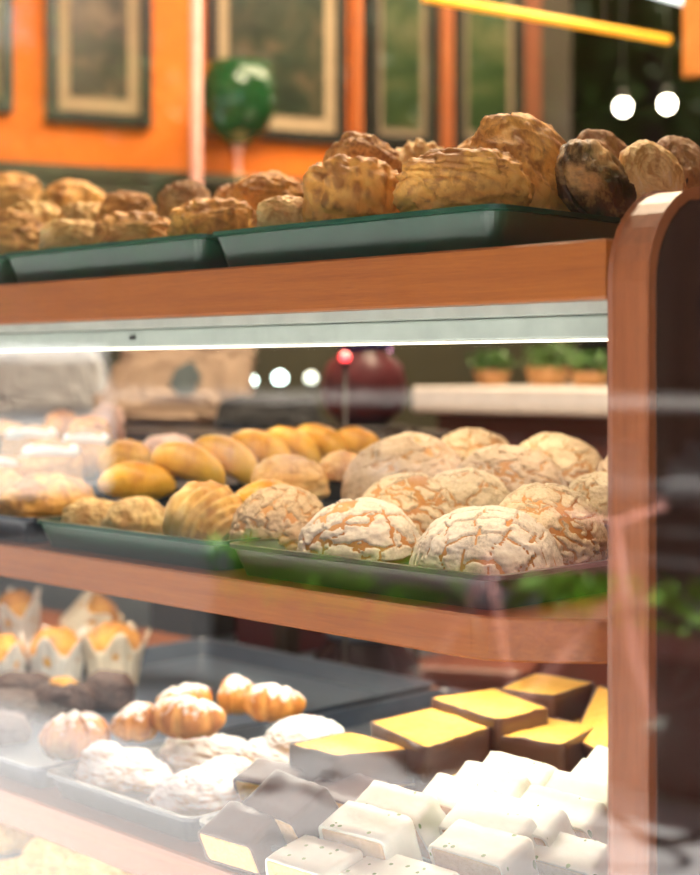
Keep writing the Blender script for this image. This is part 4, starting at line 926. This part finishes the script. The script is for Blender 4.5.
# white slices
WS = [
 (312, 853, .928, 'plain white iced slice at the very front left', 2, .075, 12, 'sponge_pale'),
 (398, 872, .925, 'white iced slice cut by the bottom edge', 2, .10, 12, 'sponge_pale'),
 (364, 820, .952, 'white iced slice with brown cut face, second from left', 4, .078, 20, 'sponge_brown'),
 (392, 800, .958, 'white iced slice flecked green, leaning behind the brown faced one', 0, .082, 34, 'sponge_brown'),
 (478, 841, .948, 'white iced slice with green flecks at the front centre', 0, .084, 20, 'sponge_brown'),
 (484, 822, .957, 'white iced slice second in the central row', 0, .088, 34, 'sponge_brown'),
 (514, 813, .962, 'white iced slice third in the central row, reaching right', 0, .090, 34, 'sponge_brown'),
 (455, 792, .962, 'white iced slice left of the long row, below the yellow faced ones', -2, .078, 34, 'sponge_brown'),
 (486, 780, .966, 'white iced slice in front of the tall cream one', -2, .080, 34, 'sponge_brown'),
 (512, 770, .969, 'cream iced slice directly in front of the post side chocolate stack', -2, .086, 34, 'sponge_brown'),
 (556, 806, .962, 'white iced slice beside the post with green flecks', 0, .086, 34, 'sponge_brown'),
 (578, 789, .966, 'cream iced slice second beside the post', 0, .080, 34, 'sponge_brown'),
 (596, 773, .968, 'small cream iced piece with green and red flecks by the post', 0, .060, 30, 'sponge_brown'),
 (610, 760, .972, 'cream iced piece furthest back against the post', 0, .06, 30, 'sponge_brown'),
 (560, 848, .945, 'white iced slice low beside the post', 0, .086, 34, 'sponge_brown'),
]
for i, (px, py, z, lb, yw, L, ln, spg) in enumerate(WS):
    lean_slice(lb, px, py, z, L, .034 if i < 2 else .052, {0: .05, 1: .05, 2: .042, 4: .042}.get(i, .034), ln, yw, 'icing', spg, 20+i)
# lowest shelf
for i, (x0, x1, y0, y1, Y, lb) in enumerate(((-30, 40, 822, 880, .22, 'pale flaky pastry at the very bottom left corner'), (20, 88, 836, 890, .16, 'pale flaky pastry on the lowest shelf, second from left'), (64, 134, 850, 904, .16, 'pale flaky pastry on the lowest shelf, third from left'), (-20, 40, 862, 920, .12, 'pale flaky pastry cut by the bottom left corner'), (112, 170, 866, 915, .2, 'pale flaky pastry on the lowest shelf, rightmost'))):
    puff('puff_pastry', lb, 'pastry', x0, x1, y0, y1, Y, 'flaky_pale', 'shell', 10*i, (0, 0), .85, 80+i, 'pale pastries on the lowest shelf')

# ================================================================== STREET (seen mirrored in the window)
M['pave'] = plain('pale_paving', (.72, .71, .73), .8); M['road'] = plain('asphalt', (.07, .07, .075), .85); M['kerb'] = plain('kerb_stone', (.4, .38, .36), .8)
struct('ground_pavement', MB().box(-40, 14, -2.7, -.24, -.12, -.02).box(-3.25, 14, -4.35, -2.7, -.12, -.02), M['pave'])  # pavement cut back on the left to reduce the haze it mirrors
struct('ground_kerb', MB().box(-3.25, 14, -4.5, -4.35, -.14, -.01).box(-40, -3.35, -2.8, -2.7, -.14, -.012).box(-3.35, -3.25, -4.5, -2.7, -.14, -.012), M['kerb'])
struct('ground_road', MB().box(-60, 14, -14, -2.8, -.2, -.14), M['road'])
struct('ground_far_pavement', MB().box(-60, 14, -24, -14, -.14, -.04), M['pave'])
def tree(label, x, y, H_, cr, n, seed, col):
    random.seed(seed); t = thing('street_tree', label, 'tree', (x, y, -.04), (0, 0, 0), 'trees across the street')
    MB().tube([(0, 0, 0), (.05, .02, H_*.3), (-.05, .05, H_*.6), (0, 0, H_*.85)], [.18, .14, .10, .04], 12).build('trunk', M['cab_dark'], t, True)
    mb = MB(); cl = [Vector((random.gauss(0, cr*.45), random.gauss(0, cr*.45), H_*.62+random.gauss(0, cr*.4))) for _ in range(22)]
    for k in range(n):
        c_ = random.choice(cl); p_ = c_+Vector((random.gauss(0, 1), random.gauss(0, 1), random.gauss(0, .8)))*cr*.22
        u_ = Vector((random.uniform(-1, 1), random.uniform(-1, 1), random.uniform(-1, 1))).normalized(); w_ = u_.cross(Vector((random.uniform(-1, 1), random.uniform(-1, 1), random.uniform(-1, 1)))).normalized()
        mb.add([p_-u_*.16, p_+w_*.09, p_+u_*.16, p_-w_*.09], [(0, 1, 2, 3)])
    mb.build('crown', col, t)
LG = [plain('leaf_green_%d' % i, c_, .5) for i, c_ in enumerate(((.06, .14, .02), (.12, .20, .03), (.04, .10, .03)))]
for i, (x, y) in enumerate(((-5, -16.5), (-10.5, -16), (-16, -17), (-22.5, -16), (-29, -17), (-36, -16.5), (-13.2, -20.5), (-7.5, -20.5), (-19.5, -20.5))):
    tree('broad leafy street tree, %s along the far pavement' % ['first', 'second', 'third', 'fourth', 'fifth', 'last', 'middle of the rear row', 'nearest of the rear row', 'furthest of the rear row'][i], x, y, 9.5+(i % 3)*.8, 2.6, 2600, 100+i, LG[i % 3])
M['facade'] = plain('dark_facade', (.16, .12, .10), .8); M['pane_dark'] = plain('dark_window_pane', (.03, .04, .05), .1)
for i, (x0, x1, hh, cc) in enumerate(((-60, -38, 11, (.20, .16, .13)), (-38, -22, 13, (.12, .10, .09)), (-22, -8, 12, (.18, .11, .08)), (-8, 13, 13, (.10, .09, .09)))):
    t = thing('building', ['tall tan building at the far end of the street', 'dark grey building across the street', 'reddish building across the street', 'near black building across the street, nearest'][i], 'building', (x0, -24.2, -.04), (0, 0, 0), 'buildings across the street')
    MB().box(0, x1-x0-.05, -6, 0, 0, hh).build('wall', plain('building_wall_%d' % i, cc, .8), t)
    for a_ in range(int((x1-x0)/3)):
        for b_ in range(3): MB().box(1+a_*3, 2.3+a_*3, .0, .06, 1.2+b_*3.6, 3+b_*3.6).build('window', M['pane_dark'], t)
# white tables added on the road to mirror as a pale band
for i in range(4):
    for k in range(3):
        x_, y_ = -6.5-5.6*i, -9.2-1.9*k
        t = thing('added_table', 'white table added in the road to mirror as a pale band, one of several rows', 'table', (x_, y_, -.14), (0, 0, 0), 'added white tables in the road')
        MB().prism(rrect(-2.5, 2.5, -.75, .75, .05, 3), 1.21, 1.25, bev=.01).build('table_top', M['tray_white'] if 'tray_white' in M else M['white_top'], t)
        for a_, b_ in ((-2.4, -.65), (2.4, -.65), (-2.4, .65), (2.4, .65)): MB().tube([(a_, b_, 0), (a_, b_, 1.21)], .03, 8).build('leg', M['black_frame'], t)
# planter with sunlit leaves
for pi_, (plb, pxx, pzz, phw) in enumerate((('long dark planter with bright green leaves behind the maroon bench', -1.6, -.02, 1.5), ('dark planter with bright green leaves standing in the parking bay', -4.15, -.14, .75))):
  t = thing('planter', plb, 'planter', (pxx, -4.08, pzz), (0, 0, 0), 'planters by the street')
  MB().prism(rrect(-phw, phw, -.12, .12, .02, 3), 0, .30-.12*(pzz < -.1)*-1, bev=.01).build('box', M['black_frame'], t)
  random.seed(5+pi_); mb = MB(); zl = .30-pzz-.02
  for k in range(int(500*phw)):
    p_ = Vector((random.uniform(-phw, phw), random.uniform(-.12, .12), random.uniform(zl, zl+.27))); u_ = Vector((random.uniform(-1, 1), random.uniform(-1, 1), random.uniform(-.2, 1))).normalized(); w_ = u_.cross(Vector((.3, 1, .2))).normalized()
    mb.add([p_-u_*.07, p_+w_*.03, p_+u_*.07, p_-w_*.03], [(0, 1, 2, 3)])
  mb.build('leaves', plain('bright_leaf_%d' % pi_, (.20, .50, .03), .5), t)
# bicycle
t = thing('bicycle', 'pink bicycle with thin black tyres parked on the pavement', 'bicycle', (-2.25, -3.08, -.02), (0, 0, R(4)))
M['bike'] = plain('pink_bicycle_paint', (.85, .42, .38), .3)
for x_ in (-.5, .5):
    wv = MB().tube([(x_+.33*math.cos(2*math.pi*k/48), 0, .345+.33*math.sin(2*math.pi*k/48)) for k in range(48)], .014, 8, True).build('tyre', M['black_frame'], t, True)
    sp = MB()
    for k in range(18): sp.tube([(x_, 0, .345), (x_+.315*math.cos(2*math.pi*k/18), 0, .345+.315*math.sin(2*math.pi*k/18))], .0012, 4)
    sp.tube([(x_, -.04, .345), (x_, .04, .345)], .015, 10); sp.build('spokes', M['fixture'], wv)
MB().tube([(-.5, .05, .345), (-.05, 0, .30), (-.18, 0, .78)], .013, 8).tube([(-.5, -.05, .345), (-.18, 0, .72)], .010, 8).tube([(-.05, 0, .30), (.38, 0, .72)], .017, 8).tube([(-.17, 0, .72), (.36, 0, .80)], .015, 8).tube([(.5, 0, .345), (.42, 0, .55), (.36, 0, .88)], .014, 8).build('frame', M['bike'], t, True)
MB().tube([(.30, -.26, .98), (.38, -.2, .96), (.36, 0, .92), (.38, .2, .96), (.30, .26, .98)], .011, 8).tube([(.36, 0, .86), (.36, 0, .93)], .014, 8).build('handlebar', M['bike'], t, True)
MB().lathe([(.07, 0), (.09, .02), (.06, .05)], 20, (-.20, 0, .85)).tube([(-.18, 0, .74), (-.2, 0, .86)], .012, 8).build('saddle', M['black_frame'], t, True)

t = thing('added_bench', 'long backless maroon bench added to darken the mirrored pavement', 'bench', (-1.72, -3.64, -.02))  # bench added as a dark patch in the pavement mirrored by the window
M['maroon_paint'] = plain('maroon_paint', (.10, .016, .022), .4)
MB().prism(rrect(-1.5, 1.5, -.20, .20, .02, 4), .42, .46, bev=.006).build('seat', M['maroon_paint'], t)
for x_ in (-1.4, 0, 1.4): MB().prism(rrect(x_-.05, x_+.05, -.17, .165, .01, 3), 0, .42).build('leg', M['black_frame'], t)
MB().prism(rrect(-1.5, 1.5, .17, .20, .005, 2), .02, .42, bev=.004).build('front_panel', M['maroon_paint'], t)
t = thing('added_van', 'plain white box van added to mirror as pale haze', 'van', (-15.2, -7.0, -.14))  # van added so its sunlit end mirrors as haze at the left
wm = plain('white_van_paint', (.85, .86, .88), .3)
MB().prism([(-.85, .35), (.85, .35), (.88, 1.0), (.80, 1.72), (-.80, 1.72), (-.88, 1.0)], 0, 4.1, 'X', .04).build('body', wm, t)
MB().prism([(-.80, .35), (.80, .35), (.82, .95), (-.82, .95)], -.9, 0, 'X', .04).build('bonnet', wm, t)
for x_ in (-.35, 3.2):
    for y_ in (-.82, .70): MB().prism([(y_, .02), (y_+.14, .02), (y_+.14, .62), (y_, .62)], x_-.3, x_+.3, 'X', .05).build('wheel', M['black_frame'], t)
MB().box(4.1, 4.14, -.72, .72, 1.15, 1.6).build('rear_window', M['pane_dark'], t)
